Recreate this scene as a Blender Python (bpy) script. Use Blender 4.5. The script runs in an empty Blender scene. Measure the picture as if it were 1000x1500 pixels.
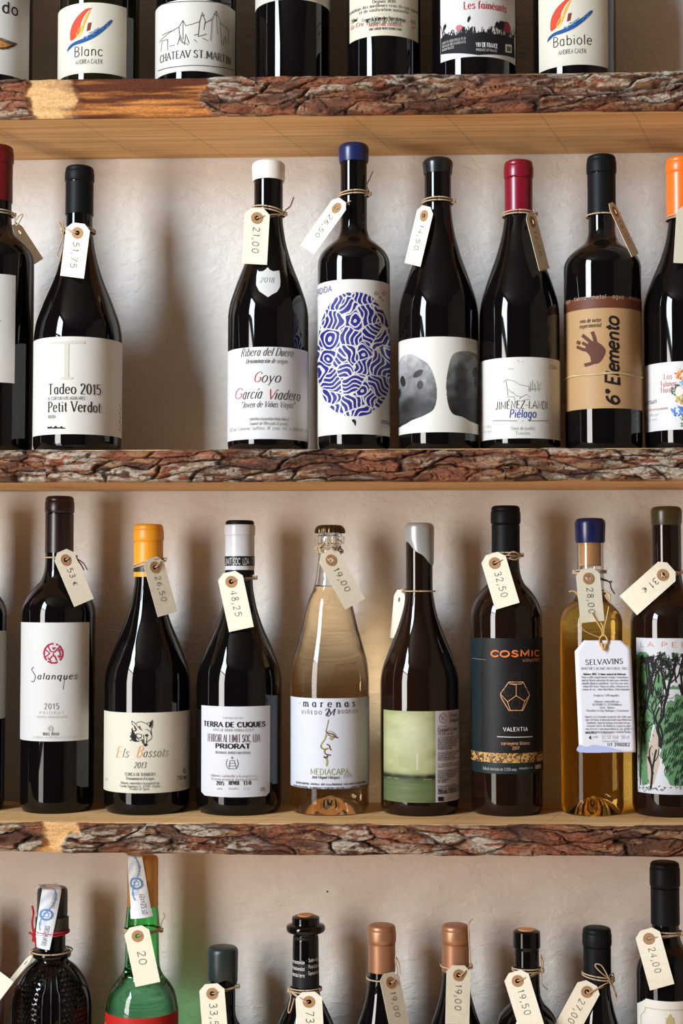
import bpy, bmesh, math, random
import numpy as np
from mathutils import Vector, Matrix

# ------------------------------------------------------------------ camera
F = 2200.0; W, H = 1000, 1500
CAM = Vector((0.0, -1.61, 1.45))
PITCH = math.atan(110 / F); YAW = math.radians(2.3)
cd = bpy.data.cameras.new('camera'); cam = bpy.data.objects.new('camera', cd)
bpy.context.scene.collection.objects.link(cam)
cd.sensor_fit = 'HORIZONTAL'; cd.sensor_width = 24.0; cd.lens = 24.0 * F / W
cd.clip_start = 0.05; cd.clip_end = 50
cam.location = CAM
cam.rotation_euler = (math.pi / 2 + PITCH, 0, YAW)
bpy.context.scene.camera = cam
CM = cam.rotation_euler.to_matrix()
# ------------------------------------------------------------------ exposure, world
sc = bpy.context.scene
sc.view_settings.view_transform = 'Standard'; sc.view_settings.look = 'None'
sc.view_settings.gamma = 1; sc.view_settings.use_curve_mapping = False
sc.view_settings.exposure = 0.0
wd = bpy.data.worlds.new('world'); sc.world = wd; wd.use_nodes = True
wd.node_tree.nodes['Background'].inputs[0].default_value = (0.35, 0.45, 0.6, 1)
wd.node_tree.nodes['Background'].inputs[1].default_value = 1.0
# ------------------------------------------------------------------ daylight in the glazed door on the left
# room: x -1.5..1.7, y -3.4..0, z 0..3
LX = -1.5; WY0, WY1 = -2.06, -1.16
PANES = [(2.08, 2.86, (0.68, 0.84, 1.0), 84.0), (1.13, 2.02, (1.0, 0.96, 0.92), 44.0), (0.30, 1.07, (1.0, 0.95, 0.88), 12.0)]
def area(name, loc, rot, sx, sy, col, power):
    l = bpy.data.lights.new(name, 'AREA'); l.shape = 'RECTANGLE'; l.size = sx; l.size_y = sy
    l.color = col; l.energy = power
    o = bpy.data.objects.new(name, l); sc.collection.objects.link(o); o.location = loc; o.rotation_euler = rot
    return o
for i, (z0, z1, c, p) in enumerate(PANES):
    area('daylight_%s' % ('sky', 'street', 'ground')[i], (LX + 0.012, (WY0 + WY1) / 2, (z0 + z1) / 2), (0, -math.pi / 2, 0), z1 - z0, WY1 - WY0 - 0.1, c, p)
# warm fill spots added behind the camera (their shades are built further down)
FILL_LAMPS = [(-0.55, -1.95, 2.5), (0.75, -1.95, 2.5)]
FILL_LAMP_W = 760.0
for x, y, z in FILL_LAMPS:
    l = bpy.data.lights.new('fill_spot_light', 'SPOT'); l.energy = FILL_LAMP_W; l.color = (1.0, 0.74, 0.50); l.shadow_soft_size = 0.06
    l.spot_size = math.radians(84); l.spot_blend = 0.4   # narrow cone onto the floor, so the added fill comes as warm bounce
    o = bpy.data.objects.new('fill_spot_light', l); sc.collection.objects.link(o); o.location = (x, y, z)

# ------------------------------------------------------------------ helpers
def ray(px, py):
    d = CM @ Vector((px - W / 2, -(py - H / 2), -F)); return d.normalized()
def at(px, py, Y):
    d = ray(px, py); return CAM + d * ((Y - CAM.y) / d.y)
def depth(p): return -(CM.transposed() @ (Vector(p) - CAM)).z
def s2l(c):
    return tuple(((v / 255) / 12.92 if v <= 10.3 else (((v / 255) + 0.055) / 1.055) ** 2.4) for v in c)
_mc = {}
def mat(name, col, rough=0.6, metal=0.0, spec=0.5, **kw):
    key = (name, tuple(col), rough, metal, tuple(sorted(kw.items())))
    if key in _mc: return _mc[key]
    m = bpy.data.materials.new(name); m.use_nodes = True
    b = m.node_tree.nodes['Principled BSDF']
    b.inputs['Base Color'].default_value = (*col, 1); b.inputs['Roughness'].default_value = rough
    b.inputs['Metallic'].default_value = metal; b.inputs['Specular IOR Level'].default_value = spec
    for k, v in kw.items():
        if k == 'ior': b.inputs['IOR'].default_value = v
        if k == 'trans': b.inputs['Transmission Weight'].default_value = v
        if k == 'coat': b.inputs['Coat Weight'].default_value = v; b.inputs['Coat Roughness'].default_value = 0.05
        if k == 'noise':   # subtle procedural tone variation + relief
            nt = m.node_tree; n = nt.nodes.new('ShaderNodeTexNoise'); n.inputs['Scale'].default_value = v
            n.inputs['Detail'].default_value = 5
            tc = nt.nodes.new('ShaderNodeTexCoord'); nt.links.new(tc.outputs['Object'], n.inputs['Vector'])
            mx = nt.nodes.new('ShaderNodeMix'); mx.data_type = 'RGBA'
            mx.inputs[6].default_value = (*[c * 0.86 for c in col], 1); mx.inputs[7].default_value = (*[min(1, c * 1.08) for c in col], 1)
            nt.links.new(n.outputs['Fac'], mx.inputs[0]); nt.links.new(mx.outputs[2], b.inputs['Base Color'])
            bp = nt.nodes.new('ShaderNodeBump'); bp.inputs['Strength'].default_value = kw.get('bump', 0.12); bp.inputs['Distance'].default_value = 0.0005
            nt.links.new(n.outputs['Fac'], bp.inputs['Height']); nt.links.new(bp.outputs['Normal'], b.inputs['Normal'])
    _mc[key] = m; return m
def ink(rgb, rough=0.7): return mat('ink', s2l(rgb), rough, spec=0.25)
def foil(rgb): return mat('foil_print', s2l(rgb), 0.3, 0.6)
def link(o): sc.collection.objects.link(o); return o
def empty(name, loc, label, cat, group=None, rz=0.0):
    o = bpy.data.objects.new(name, None); o.empty_display_size = 0.02; o.location = loc; o.rotation_euler = (0, 0, rz)
    o['label'] = label; o['category'] = cat
    if group: o['group'] = group
    return link(o)
def mesh(name, vs, fs, mats, parent=None, smooth=False, mi=None, col=None, kind=None):
    me = bpy.data.meshes.new(name); me.from_pydata([tuple(v) for v in vs] if not isinstance(vs, np.ndarray) else vs.tolist(), [], fs if isinstance(fs, list) else fs.tolist())
    for m in (mats if isinstance(mats, (list, tuple)) else [mats]): me.materials.append(m)
    if mi is not None: me.polygons.foreach_set('material_index', mi)
    if smooth: me.polygons.foreach_set('use_smooth', [True] * len(me.polygons))
    if col is not None:
        a = me.color_attributes.new('Col', 'FLOAT_COLOR', 'POINT')
        c = np.ones((len(me.vertices), 4), dtype=np.float32); c[:, :3] = col
        a.data.foreach_set('color', c.ravel())
    me.update()
    o = bpy.data.objects.new(name, me); link(o)
    if parent: o.parent = parent
    if kind: o['kind'] = kind
    return o
def bevel(o, w, seg=2):
    m = o.modifiers.new('bevel', 'BEVEL'); m.width = w; m.segments = seg; m.limit_method = 'ANGLE'; return o
def box(name, a, b, m, parent=None, kind=None):
    x0, y0, z0 = a; x1, y1, z1 = b
    vs = [(x0,y0,z0),(x1,y0,z0),(x1,y1,z0),(x0,y1,z0),(x0,y0,z1),(x1,y0,z1),(x1,y1,z1),(x0,y1,z1)]
    fs = [(0,3,2,1),(4,5,6,7),(0,1,5,4),(1,2,6,5),(2,3,7,6),(3,0,4,7)]
    return mesh(name, vs, fs, m, parent, kind=kind)
def pchip(xs, ys, q):
    xs = np.array(xs, float); ys = np.array(ys, float); h = np.diff(xs); d = np.diff(ys) / h
    m = np.zeros(len(xs)); m[0] = d[0]; m[-1] = d[-1]
    for i in range(1, len(xs) - 1):
        if d[i-1] * d[i] > 0:
            w1 = 2*h[i] + h[i-1]; w2 = h[i] + 2*h[i-1]; m[i] = (w1 + w2) / (w1/d[i-1] + w2/d[i])
    q = np.clip(q, xs[0], xs[-1]); i = np.clip(np.searchsorted(xs, q) - 1, 0, len(h) - 1)
    t = (q - xs[i]) / h[i]
    return ((1+2*t)*(1-t)**2*ys[i] + t*(1-t)**2*h[i]*m[i] + t*t*(3-2*t)*ys[i+1] + t*t*(t-1)*h[i]*m[i+1])
def catmull(p, n=6):
    out = []; L = len(p); closed = (abs(p[0][0]-p[-1][0]) + abs(p[0][1]-p[-1][1])) < 1e-9 and L > 3
    for i in range(L - 1):
        p0 = p[i-1] if i > 0 else (p[-2] if closed else p[0]); p1 = p[i]; p2 = p[i+1]
        p3 = p[i+2] if i + 2 < L else (p[1] if closed else p[-1])
        for k in range(n):
            t = k / n
            out.append(tuple(0.5*((2*b) + (-a+c)*t + (2*a-5*b+4*c-d)*t*t + (-a+3*b-3*c+d)*t**3) for a, b, c, d in zip(p0, p1, p2, p3)))
    out.append(tuple(p[-1])); return out
def tube(vs, fs, pts, r, n=6, taper=False):
    pts = [Vector(p) for p in pts]; base = len(vs)
    up = Vector((0.31, 0.2, 0.93)).normalized()
    for i, p in enumerate(pts):
        t = (pts[min(i+1, len(pts)-1)] - pts[max(i-1, 0)])
        if t.length < 1e-9: t = Vector((0, 0, 1))
        t.normalize()
        a = t.cross(up)
        if a.length < 1e-3: a = t.cross(Vector((1, 0, 0)))
        a.normalize(); b = t.cross(a); rr = r[i] if isinstance(r, (list, tuple)) else r
        for k in range(n):
            th = 2*math.pi*k/n; vs.append(p + (a*math.cos(th) + b*math.sin(th)) * rr)
    for i in range(len(pts) - 1):
        for k in range(n):
            k2 = (k+1) % n
            fs.append((base+i*n+k, base+i*n+k2, base+(i+1)*n+k2, base+(i+1)*n+k))
    fs.append(tuple(base+k for k in range(n))[::-1]); fs.append(tuple(base+(len(pts)-1)*n+k for k in range(n)))
def hsh(i, j, s):
    n = (i.astype(np.int64)*374761393 + j.astype(np.int64)*668265263 + s*974634777) & 0x7fffffff
    n = ((n ^ (n >> 13)) * 1274126177) & 0x7fffffff
    return ((n ^ (n >> 16)) & 0xffff) / 65535.0
def vn(x, y, s=0):
    x = np.asarray(x, float); y = np.asarray(y, float)
    i = np.floor(x); j = np.floor(y); fx = x-i; fy = y-j; fx = fx*fx*(3-2*fx); fy = fy*fy*(3-2*fy)
    a = hsh(i, j, s); b = hsh(i+1, j, s); c = hsh(i, j+1, s); d = hsh(i+1, j+1, s)
    return (a*(1-fx)+b*fx)*(1-fy) + (c*(1-fx)+d*fx)*fy
def fbm(x, y, s=0, o=4):
    r = 0; a = 0.5; t = 0
    for k in range(o): r = r + a*vn(x*2**k, y*2**k, s+k*17); t += a; a *= 0.5
    return r / t
def voro(x, y, s=0):
    i0 = np.floor(x); j0 = np.floor(y); f1 = np.full(x.shape, 9.0); f2 = np.full(x.shape, 9.0); idd = np.zeros(x.shape)
    for di in (-1, 0, 1):
        for dj in (-1, 0, 1):
            i = i0+di; j = j0+dj
            px = i + 0.1 + 0.8*hsh(i, j, s); py = j + 0.1 + 0.8*hsh(i, j, s+5)
            d = np.hypot(px-x, py-y); k = i*1000 + j
            n1 = d < f1; f2 = np.where(n1, f1, np.minimum(f2, d)); idd = np.where(n1, k, idd); f1 = np.where(n1, d, f1)
    return f1, f2, idd
def sstep(a, b, x): t = np.clip((x-a)/(b-a), 0, 1); return t*t*(3-2*t)

# ------------------------------------------------------------------ stroke lettering (skeletons drawn by a pen of given width)
BB = "~1,5.2 3,6.6 5.2,5.6 5.9,3.2 5.2,.8 3,0 1,1.2"
DB = "~5.2,5.2 3.3,6.6 1.2,5.6 .5,3.2 1.2,.8 3.3,0 5.2,1.3"
NB = "~1,4.6 2.6,6.5 4.6,6 5.2,4;5.2,4 5.2,0"
OO = "~4.5,10 1.5,8.5 .5,5 1.5,1.5 4.5,0 7.5,1.5 8.5,5 7.5,8.5 4.5,10"
G = {
'A':(8,"0,0 4,10 8,0;1.5,3.6 6.5,3.6"),'B':(7,"1,0 1,10;~1,10 4,9.9 6,7.7 4,5.3 1,5.3;~1,5.3 4.4,5.2 6.6,2.7 4.4,.1 1,0"),
'C':(8,"~7.4,8 5.8,9.7 3.8,10 1.2,8 .5,5 1.2,2 3.8,0 5.8,.3 7.4,2"),'D':(8,"1,0 1,10;~1,10 4,9.9 7,8 7.6,5 7,2 4,.1 1,0"),
'E':(6.5,"6,10 1,10 1,0 6,0;1,5.2 5,5.2"),'F':(6.2,"6,10 1,10 1,0;1,5.2 5,5.2"),
'G':(8.4,"~7.4,8 5.8,9.7 3.8,10 1.2,8 .5,5 1.2,2 3.8,0 6,.4 7.6,2;7.6,2 7.6,4.6 5,4.6"),
'H':(8,"1,0 1,10;7,0 7,10;1,5.2 7,5.2"),'I':(3,"1.5,0 1.5,10"),'J':(5,"4,10 4,3;~4,3 3.4,.6 2,0 .4,1"),
'K':(7.5,"1,0 1,10;7,10 1,4;3,6 7.2,0"),'L':(6,"1,10 1,0 6,0"),'M':(10,"1,0 1,10 5,2 9,10 9,0"),'N':(8.4,"1,0 1,10 7.4,0 7.4,10"),
'O':(9,OO),'P':(7,"1,0 1,10;~1,10 4.4,9.9 6.6,7.4 4.4,4.9 1,4.8"),'Q':(9,OO+";5,2.5 8.6,-1"),
'R':(7.6,"1,0 1,10;~1,10 4.4,9.9 6.6,7.4 4.4,4.9 1,4.8;3.8,4.8 7.2,0"),
'S':(7,"~6,8.3 4.5,9.8 2.5,9.8 1,8 1.6,6 5,4.4 6.2,2.4 4.8,.2 2.4,.1 .7,1.8"),'T':(8,".3,10 7.7,10;4,10 4,0"),
'U':(8,"1,10 1,3.4;~1,3.4 2,.8 4,0 6,.8 7,3.4;7,3.4 7,10"),'V':(8,"0,10 4,0 8,10"),'W':(12,"0,10 3,0 6,9 9,0 12,10"),
'X':(8,".4,10 7.6,0;7.6,10 .4,0"),'Y':(8,"0,10 4,5 8,10;4,5 4,0"),'Z':(7.5,".6,10 7,10 .5,0 7.2,0"),
'a':(6.2,DB.replace('5.2,','5,')+";5,6.5 5,0"),'b':(6.4,"1,10 1,0;"+BB),'c':(5.4,"~5,5.4 3.2,6.6 1.2,5.6 .5,3.2 1.2,.8 3.2,0 5,1.2"),
'd':(6.4,"5.2,10 5.2,0;"+DB),'e':(6,".6,3.6 5.5,3.6;~5.5,3.6 4.9,5.7 3.1,6.6 1.2,5.6 .5,3.2 1.2,.8 3.2,0 5.2,1.2"),
'f':(4,"~4,9.6 2.8,10 1.8,8.6 1.6,7;1.6,7 1.6,0;.2,6.5 3.5,6.5"),'g':(6.4,DB+";5.2,6.5 5.2,-1;~5.2,-1 4.6,-2.8 2.8,-3.2 1,-2.4"),
'h':(6.2,"1,10 1,0;"+NB),'i':(2.4,"1.2,6.5 1.2,0;1.2,8.6 1.2,9.4"),'j':(2.8,"1.6,6.5 1.6,-1.4;~1.6,-1.4 1,-2.8 0,-3.2;1.6,8.6 1.6,9.4"),
'k':(5.6,"1,10 1,0;5,6.5 1,2.6;2.4,3.8 5.3,0"),'l':(2.4,"1.2,10 1.2,0"),
'm':(9.4,"1,6.5 1,0;~1,4.8 2.4,6.5 4,6 4.7,4.2;4.7,4.2 4.7,0;~4.7,4.8 6.2,6.5 7.8,6 8.4,4;8.4,4 8.4,0"),
'n':(6.2,"1,6.5 1,0;"+NB),'o':(6.4,"~3.2,6.6 1.2,5.6 .5,3.2 1.2,.9 3.2,0 5.2,.9 5.9,3.2 5.2,5.6 3.2,6.6"),
'p':(6.4,"1,6.5 1,-3.2;"+BB),'q':(6.4,"5.2,6.5 5.2,-3.2;"+DB),'r':(4.2,"1,6.5 1,0;~1,4.4 2.2,6.2 4,6.4"),
's':(5,"~4.5,5.4 3.2,6.6 1.6,6.4 .8,5 2.2,3.7 3.8,2.9 4.4,1.5 3,0 1.4,.1 .5,1.3"),'t':(4,"1.8,9 1.8,1.4;~1.8,1.4 2.4,.1 3.8,.4;.2,6.5 3.6,6.5"),
'u':(6.2,"1,6.5 1,2.4;~1,2.4 1.6,.4 3.2,0 5,1.8;5,6.5 5,0"),'v':(5.6,".3,6.5 2.8,0 5.3,6.5"),'w':(8.4,".2,6.5 2.2,0 4.2,6 6.2,0 8.2,6.5"),
'x':(5.4,".4,6.5 5,0;5,6.5 .4,0"),'y':(5.6,".3,6.5 2.9,.4;5.4,6.5 1.6,-3.2"),'z':(5.4,".5,6.5 4.8,6.5 .4,0 5,0"),
'0':(6.6,"~3.3,10 1.2,8.4 .6,5 1.2,1.6 3.3,0 5.4,1.6 6,5 5.4,8.4 3.3,10"),'1':(4,".8,8 2.6,10 2.6,0"),
'2':(6.4,"~.8,7.8 1.6,9.6 3.4,10 5.4,8.8 5.2,6.4 3,3.2 .6,0;.6,0 6,0"),'3':(6.4,"~.8,8.6 2.6,10 5,9 5,6.6 2.6,5.4;~2.6,5.4 5.4,4.4 5.8,2 3.6,0 .6,1"),
'4':(6.6,"4.4,0 4.4,10 .4,3 6.2,3"),'5':(6.4,"5.6,10 1.4,10 1,5.6;~1,5.6 3.2,6.4 5.6,5 5.8,2.4 3.8,0 .6,.8"),
'6':(6.4,"~5.2,9.4 2.6,8.6 .8,5 1,2 3.2,0 5.6,1.6 5.6,4.4 3.4,5.8 1,4"),'7':(6.2,".6,10 6,10 2.4,0"),
'8':(6.6,"~3.3,10 1.2,8.8 1.6,6.4 3.3,5.3 5.4,3.8 5.6,1.2 3.3,0 1,1.2 1.2,3.8 3.3,5.3 5,6.6 5.3,8.8 3.3,10"),
'9':(6.4,"~5.6,6 3.4,4.2 1,5.4 1.2,8.6 3.4,10 5.6,8.4 5.6,4 3,0"),
',':(2.4,"1.6,1.4 .3,-2.6"),'.':(2,"1,0 1,.9"),'-':(4,".5,4 3.5,4"),'·':(3,"1.5,3.6 1.5,4.6"),"'":(2,"1,10 1,8"),'"':(3.4,"1,10 1,7.6;2.4,10 2.4,7.6"),
'€':(6.6,"~6,5.8 4.4,6.6 2.2,5.6 1.4,3.2 2.2,.8 4.4,0 6,.9;.2,3.9 4.6,3.9;.2,2.5 4.2,2.5"),'%':(8,"7,10 1,0;~2,10 .8,8.6 2,7.2 3.2,8.6 2,10;~6,2.8 4.8,1.4 6,0 7.2,1.4 6,2.8"),
'/':(4,"0,0 4,10"),':':(2,"1,0 1,.9;1,4 1,4.9"),'°':(3,"~1.5,10 .5,8.9 1.5,7.8 2.5,8.9 1.5,10"),'(':(3,"~2.6,11 1,8 .6,5 1,2 2.6,-1"),')':(3,"~.4,11 2,8 2.4,5 2,2 .4,-1"),
'~':(4,""),
}
for c, b, x in (('é','e','2.6,8 4.2,9.8'),('í','i','1.6,8 3,9.8'),('ó','o','3,8 4.6,9.8'),('á','a','3,8 4.6,9.8'),('ñ','n','1.6,8 2.6,8.9 3.6,8.1 4.6,8.9'),
                ('É','E','3,11.2 4.6,13'),('Ñ','N','2,11.3 3.4,12.4 5,11.4 6.4,12.4'),('Â','A','2,11.2 4,13 6,11.2'),('È','E','3,13 4.6,11.2'),('è','e','2,9.8 3.6,8')):
    w_, s_ = G[b]
    if b == 'i': s_ = "1.2,6.5 1.2,0"
    G[c] = (w_, s_ + ';' + x)
_gc = {}
def glyph(ch):
    if ch in _gc: return _gc[ch]
    w_, s_ = G.get(ch, (4, ""))
    st = []
    for part in s_.split(';'):
        if not part: continue
        sm = part[0] == '~'; pts = [tuple(float(v) for v in p.split(',')) for p in part.lstrip('~').split()]
        st.append((catmull(pts, 3) if sm else pts, sm))
    _gc[ch] = (w_, st); return _gc[ch]

class Print:
    """flat print laid on a surface: strokes and fills in (u,v) metres, lifted a hair off the paper"""
    def __init__(s, surf, off=0.0003): s.S = surf; s.v = []; s.f = []; s.m = []; s.mats = []; s.off = off
    def mi(s, m):
        if m not in s.mats: s.mats.append(m)
        return s.mats.index(m)
    def strip(s, uv, wid, m, dz=0.0, maxseg=0.004):
        P = []; Wd = []
        for i in range(len(uv) - 1):
            a = uv[i]; b = uv[i+1]; L = math.hypot(b[0]-a[0], b[1]-a[1]); n = max(1, int(L / maxseg))
            for k in range(n):
                t = k/n; P.append((a[0]+(b[0]-a[0])*t, a[1]+(b[1]-a[1])*t))
                Wd.append(wid[i]*(1-t)+wid[i+1]*t if isinstance(wid, list) else wid)
        P.append(uv[-1]); Wd.append(wid[-1] if isinstance(wid, list) else wid)
        base = len(s.v); mi = s.mi(m); o = s.off + dz
        for i, p in enumerate(P):
            a = P[max(i-1, 0)]; b = P[min(i+1, len(P)-1)]
            dx = b[0]-a[0]; dy = b[1]-a[1]; L = math.hypot(dx, dy) or 1; nx, ny = -dy/L, dx/L
            k = 1.0
            if 0 < i < len(P)-1:   # mitre
                c = P[i][0]-a[0], P[i][1]-a[1]; l = math.hypot(*c) or 1; cs = abs((c[0]*dx + c[1]*dy)/(l*L)); k = 1/max(cs, .6)
            h = Wd[i]*0.5*k
            s.v.append(s.S.pt(p[0]+nx*h, p[1]+ny*h, o)); s.v.append(s.S.pt(p[0]-nx*h, p[1]-ny*h, o))
        for i in range(len(P)-1):
            q = base+2*i; s.f.append((q+1, q+3, q+2, q)); s.m.append(mi)
    def fill(s, uv, m, dz=0.0, step=0.0003, edge=None):
        mi = s.mi(m); o = s.off + dz; vs = [p[1] for p in uv]; v = min(vs); n = len(uv); top = max(vs)
        step = max(step, (top-v)/220)
        while v < top:
            vm = v + step/2; xs = []
            for i in range(n):
                a = uv[i]; b = uv[(i+1) % n]
                if (a[1] <= vm) != (b[1] <= vm): xs.append(a[0] + (vm-a[1])/(b[1]-a[1])*(b[0]-a[0]))
            xs.sort()
            for k in range(0, len(xs)-1, 2):
                x0, x1 = xs[k], xs[k+1]; seg = max(1, int((x1-x0)/0.003))
                base = len(s.v)
                for j in range(seg+1):
                    u = x0+(x1-x0)*j/seg; s.v.append(s.S.pt(u, v, o)); s.v.append(s.S.pt(u, v+step, o))
                for j in range(seg):
                    q = base+2*j; s.f.append((q, q+2, q+3, q+1)); s.m.append(mi)
            v += step
    # ---- pixel-addressed variants (traced positions on the real surface)
    def line(s, pts, w, m, smooth=False, dz=0.0):
        if smooth: pts = catmull(pts, 5)
        s.strip([s.S.uv(*p) for p in pts], w*s.S.k, m, dz)
    def poly(s, pts, m, smooth=False, dz=0.0):
        if smooth: pts = catmull(list(pts)+[pts[0]], 5)[:-1]
        s.fill([s.S.uv(*p) for p in pts], m, dz)
    def text(s, t, x0, x1, y, cap, m, style='sans', w=0.09, slant=0.0, gap=1.5, rot=0.0, y2=None, jit=0.0, dz=0.0, origin=None, length=None):
        """x0..x1 px range along the baseline (x1 None: natural width, x0 = centre); cap = capital height in px"""
        k = s.S.k; sc_ = cap*k/10.0
        adv = 0; items = []
        for ch in t:
            if ch == ' ': adv += 4.2; continue
            g, st = glyph(ch); items.append((adv, st)); adv += g+gap
        adv = max(adv-gap, 1)
        if origin is not None: o0 = origin; L = length or adv*sc_; ang = rot
        elif x1 is None:
            c = s.S.uv(x0, y); L = adv*sc_; ang = 0; o0 = (c[0]-L/2, c[1])
        else:
            a = s.S.uv(x0, y); b = s.S.uv(x1, y2 if y2 is not None else y)
            if y2 is None: b = (b[0], a[1])
            L = math.hypot(b[0]-a[0], b[1]-a[1]); ang = math.atan2(b[1]-a[1], b[0]-a[0]); o0 = a
        sx = L/adv; ca, sa = math.cos(ang), math.sin(ang); rnd = random.Random(hash(len(t))+int(x0 or 0))
        thick = w*cap*k; thin = thick*(1.0 if style in ('sans', 'hand') else 0.5)
        def P(x, yy, jx=0, jy=0):
            xx = x*sx + slant*yy*sc_ + jx; yv = yy*sc_ + jy
            return (o0[0]+xx*ca-yv*sa, o0[1]+xx*sa+yv*ca)
        for ax, st in items:
            jx, jy = rnd.uniform(-jit, jit)*cap*k, rnd.uniform(-jit, jit)*cap*k
            for pts, sm in st:
                q = [P(ax+p[0], p[1], jx, jy) for p in pts]
                if style in ('sans', 'hand'):
                    s.strip(q, thick, m, dz)
                else:
                    if sm:
                        ww = []
                        for i in range(len(q)):
                            a = pts[max(i-1, 0)]; b = pts[min(i+1, len(q)-1)]; dx, dy = b[0]-a[0], b[1]-a[1]
                            ww.append(thin+(thick-thin)*(abs(dy)/(math.hypot(dx, dy) or 1))**1.3)
                        s.strip(q, ww, m, dz)
                    else:
                        for i in range(len(q)-1):
                            dx, dy = pts[i+1][0]-pts[i][0], pts[i+1][1]-pts[i][1]
                            up = dx*dy > 0 and abs(dx) > 1   # rising diagonals are thin
                            wv = thin+(thick-thin)*(abs(dy)/(math.hypot(dx, dy) or 1))**1.3
                            s.strip([q[i], q[i+1]], thin*1.2 if up else wv, m, dz)
                    if style == 'serif' and not sm:
                        for e, o_ in ((0, 1), (-1, -2)):
                            p = pts[e]; r = pts[o_]
                            if abs(p[1]-r[1]) > 2.2 and p[1] in (0, 10, 6.5, -3.2):
                                l_, r_ = (1.3, 1.3) if p[1] != 6.5 else (1.3, 0.2)
                                s.strip([P(ax+p[0]-l_, p[1]+(-.15 if p[1] > 0 else .15), jx, jy), P(ax+p[0]+r_, p[1]+(-.15 if p[1] > 0 else .15), jx, jy)], max(thin, thick*.3), m, dz)
    def build(s, parent, name='printed_lettering'):
        if not s.f: return None
        return mesh(name, s.v, s.f, s.mats, parent, mi=s.m)

class Lathe:
    """surface of revolution standing on a shelf; local -y faces the camera"""
    def __init__(s, cx, yref, Y, zb, sil):
        c = at(cx, yref, Y); s.x, s.Y, s.zb = c.x, Y, zb; s.cx = cx
        s.loc = Vector((c.x, Y, zb)); s.ang = math.atan2(CAM.x-c.x, -(CAM.y-Y))  # rotation so -y looks at camera
        s.D = math.hypot(CAM.x-c.x, CAM.y-Y)
        zs = []; rs = []
        for (py, hw) in sil:
            p = at(cx, py, Y); zs.append(p.z-zb); rs.append(hw*depth(p)/F)
        s.R = rs[-1]
        s.k = (depth(Vector((s.x, Y, c.z)))-s.R)/F
        o = np.argsort(zs); s.zs = np.array(zs)[o]; s.rs = np.array(rs)[o]
        if s.zs[0] > 0.012: s.zs = np.insert(s.zs, 0, 0.011); s.rs = np.insert(s.rs, 0, s.rs[0])
        s.top = s.zs[-1]
        s.M = Matrix.Rotation(s.ang, 4, 'Z'); s.Minv = s.M.inverted()
    def r(s, z):
        return float(pchip(s.zs, s.rs, np.array([z]))[0])
    def pt(s, u, v, off=0.0):
        r = s.r_fast(v)+off; a = u/s.R; return (math.sin(a)*r, -math.cos(a)*r, v)
    def r_fast(s, v):
        if not hasattr(s, 'lut'):
            s.lz = np.linspace(0, s.top, 1200); s.lut = pchip(s.zs, s.rs, s.lz)
        i = v/s.top*1199; j = int(min(max(i, 0), 1198)); t = min(max(i-j, 0), 1); return s.lut[j]*(1-t)+s.lut[j+1]*t
    def uv(s, px, py):
        d = s.Minv.to_3x3() @ ray(px, py); o = s.Minv.to_3x3() @ (CAM-s.loc); R = s.R
        for it in range(6):
            a = d.x*d.x+d.y*d.y; b = 2*(o.x*d.x+o.y*d.y); c = o.x*o.x+o.y*o.y-R*R; q = b*b-4*a*c
            t = (-b-math.sqrt(q))/(2*a) if q > 0 else -b/(2*a)
            p = o+d*t; R2 = s.r_fast(p.z)
            if abs(R2-R) < 1e-6: break
            R = R2 if it < 2 else 0.5*(R+R2)
        return (math.atan2(p.x, -p.y)*s.R, p.z)
    def world(s, px, py, off=0.001):
        u, v = s.uv(px, py); return s.loc + s.M.to_3x3() @ Vector(s.pt(u, v, off))

def revolve(name, prof, m, parent, n=72, smooth=True, mats_by=None):
    vs = []; fs = []; mi = []
    for (r, z) in prof:
        for k in range(n):
            a = 2*math.pi*k/n; vs.append((math.sin(a)*r, -math.cos(a)*r, z))
    for i in range(len(prof)-1):
        for k in range(n):
            k2 = (k+1) % n; fs.append((i*n+k, i*n+k2, (i+1)*n+k2, (i+1)*n+k)); mi.append(mats_by[i] if mats_by else 0)
    if prof[0][0] > 1e-5: fs.append(tuple(range(n))[::-1]); mi.append(mats_by[0] if mats_by else 0)
    if prof[-1][0] > 1e-5: fs.append(tuple((len(prof)-1)*n+k for k in range(n))); mi.append(mats_by[-1] if mats_by else 0)
    o = mesh(name, vs, fs, m, parent, mi=mi)
    pf = np.ones(len(fs), bool); o.data.polygons.foreach_set('use_smooth', pf)
    if hasattr(o.data, 'set_sharp_from_angle'): o.data.set_sharp_from_angle(angle=math.radians(42))
    return o

def vcol_mat(name, rough=0.6, spec=0.3, bump=0.0):
    if name in _mc: return _mc[name]
    m = bpy.data.materials.new(name); m.use_nodes = True; nt = m.node_tree; b = nt.nodes['Principled BSDF']
    a = nt.nodes.new('ShaderNodeVertexColor'); a.layer_name = 'Col'; nt.links.new(a.outputs[0], b.inputs['Base Color'])
    b.inputs['Roughness'].default_value = rough; b.inputs['Specular IOR Level'].default_value = spec
    _mc[name] = m; return m
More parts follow.
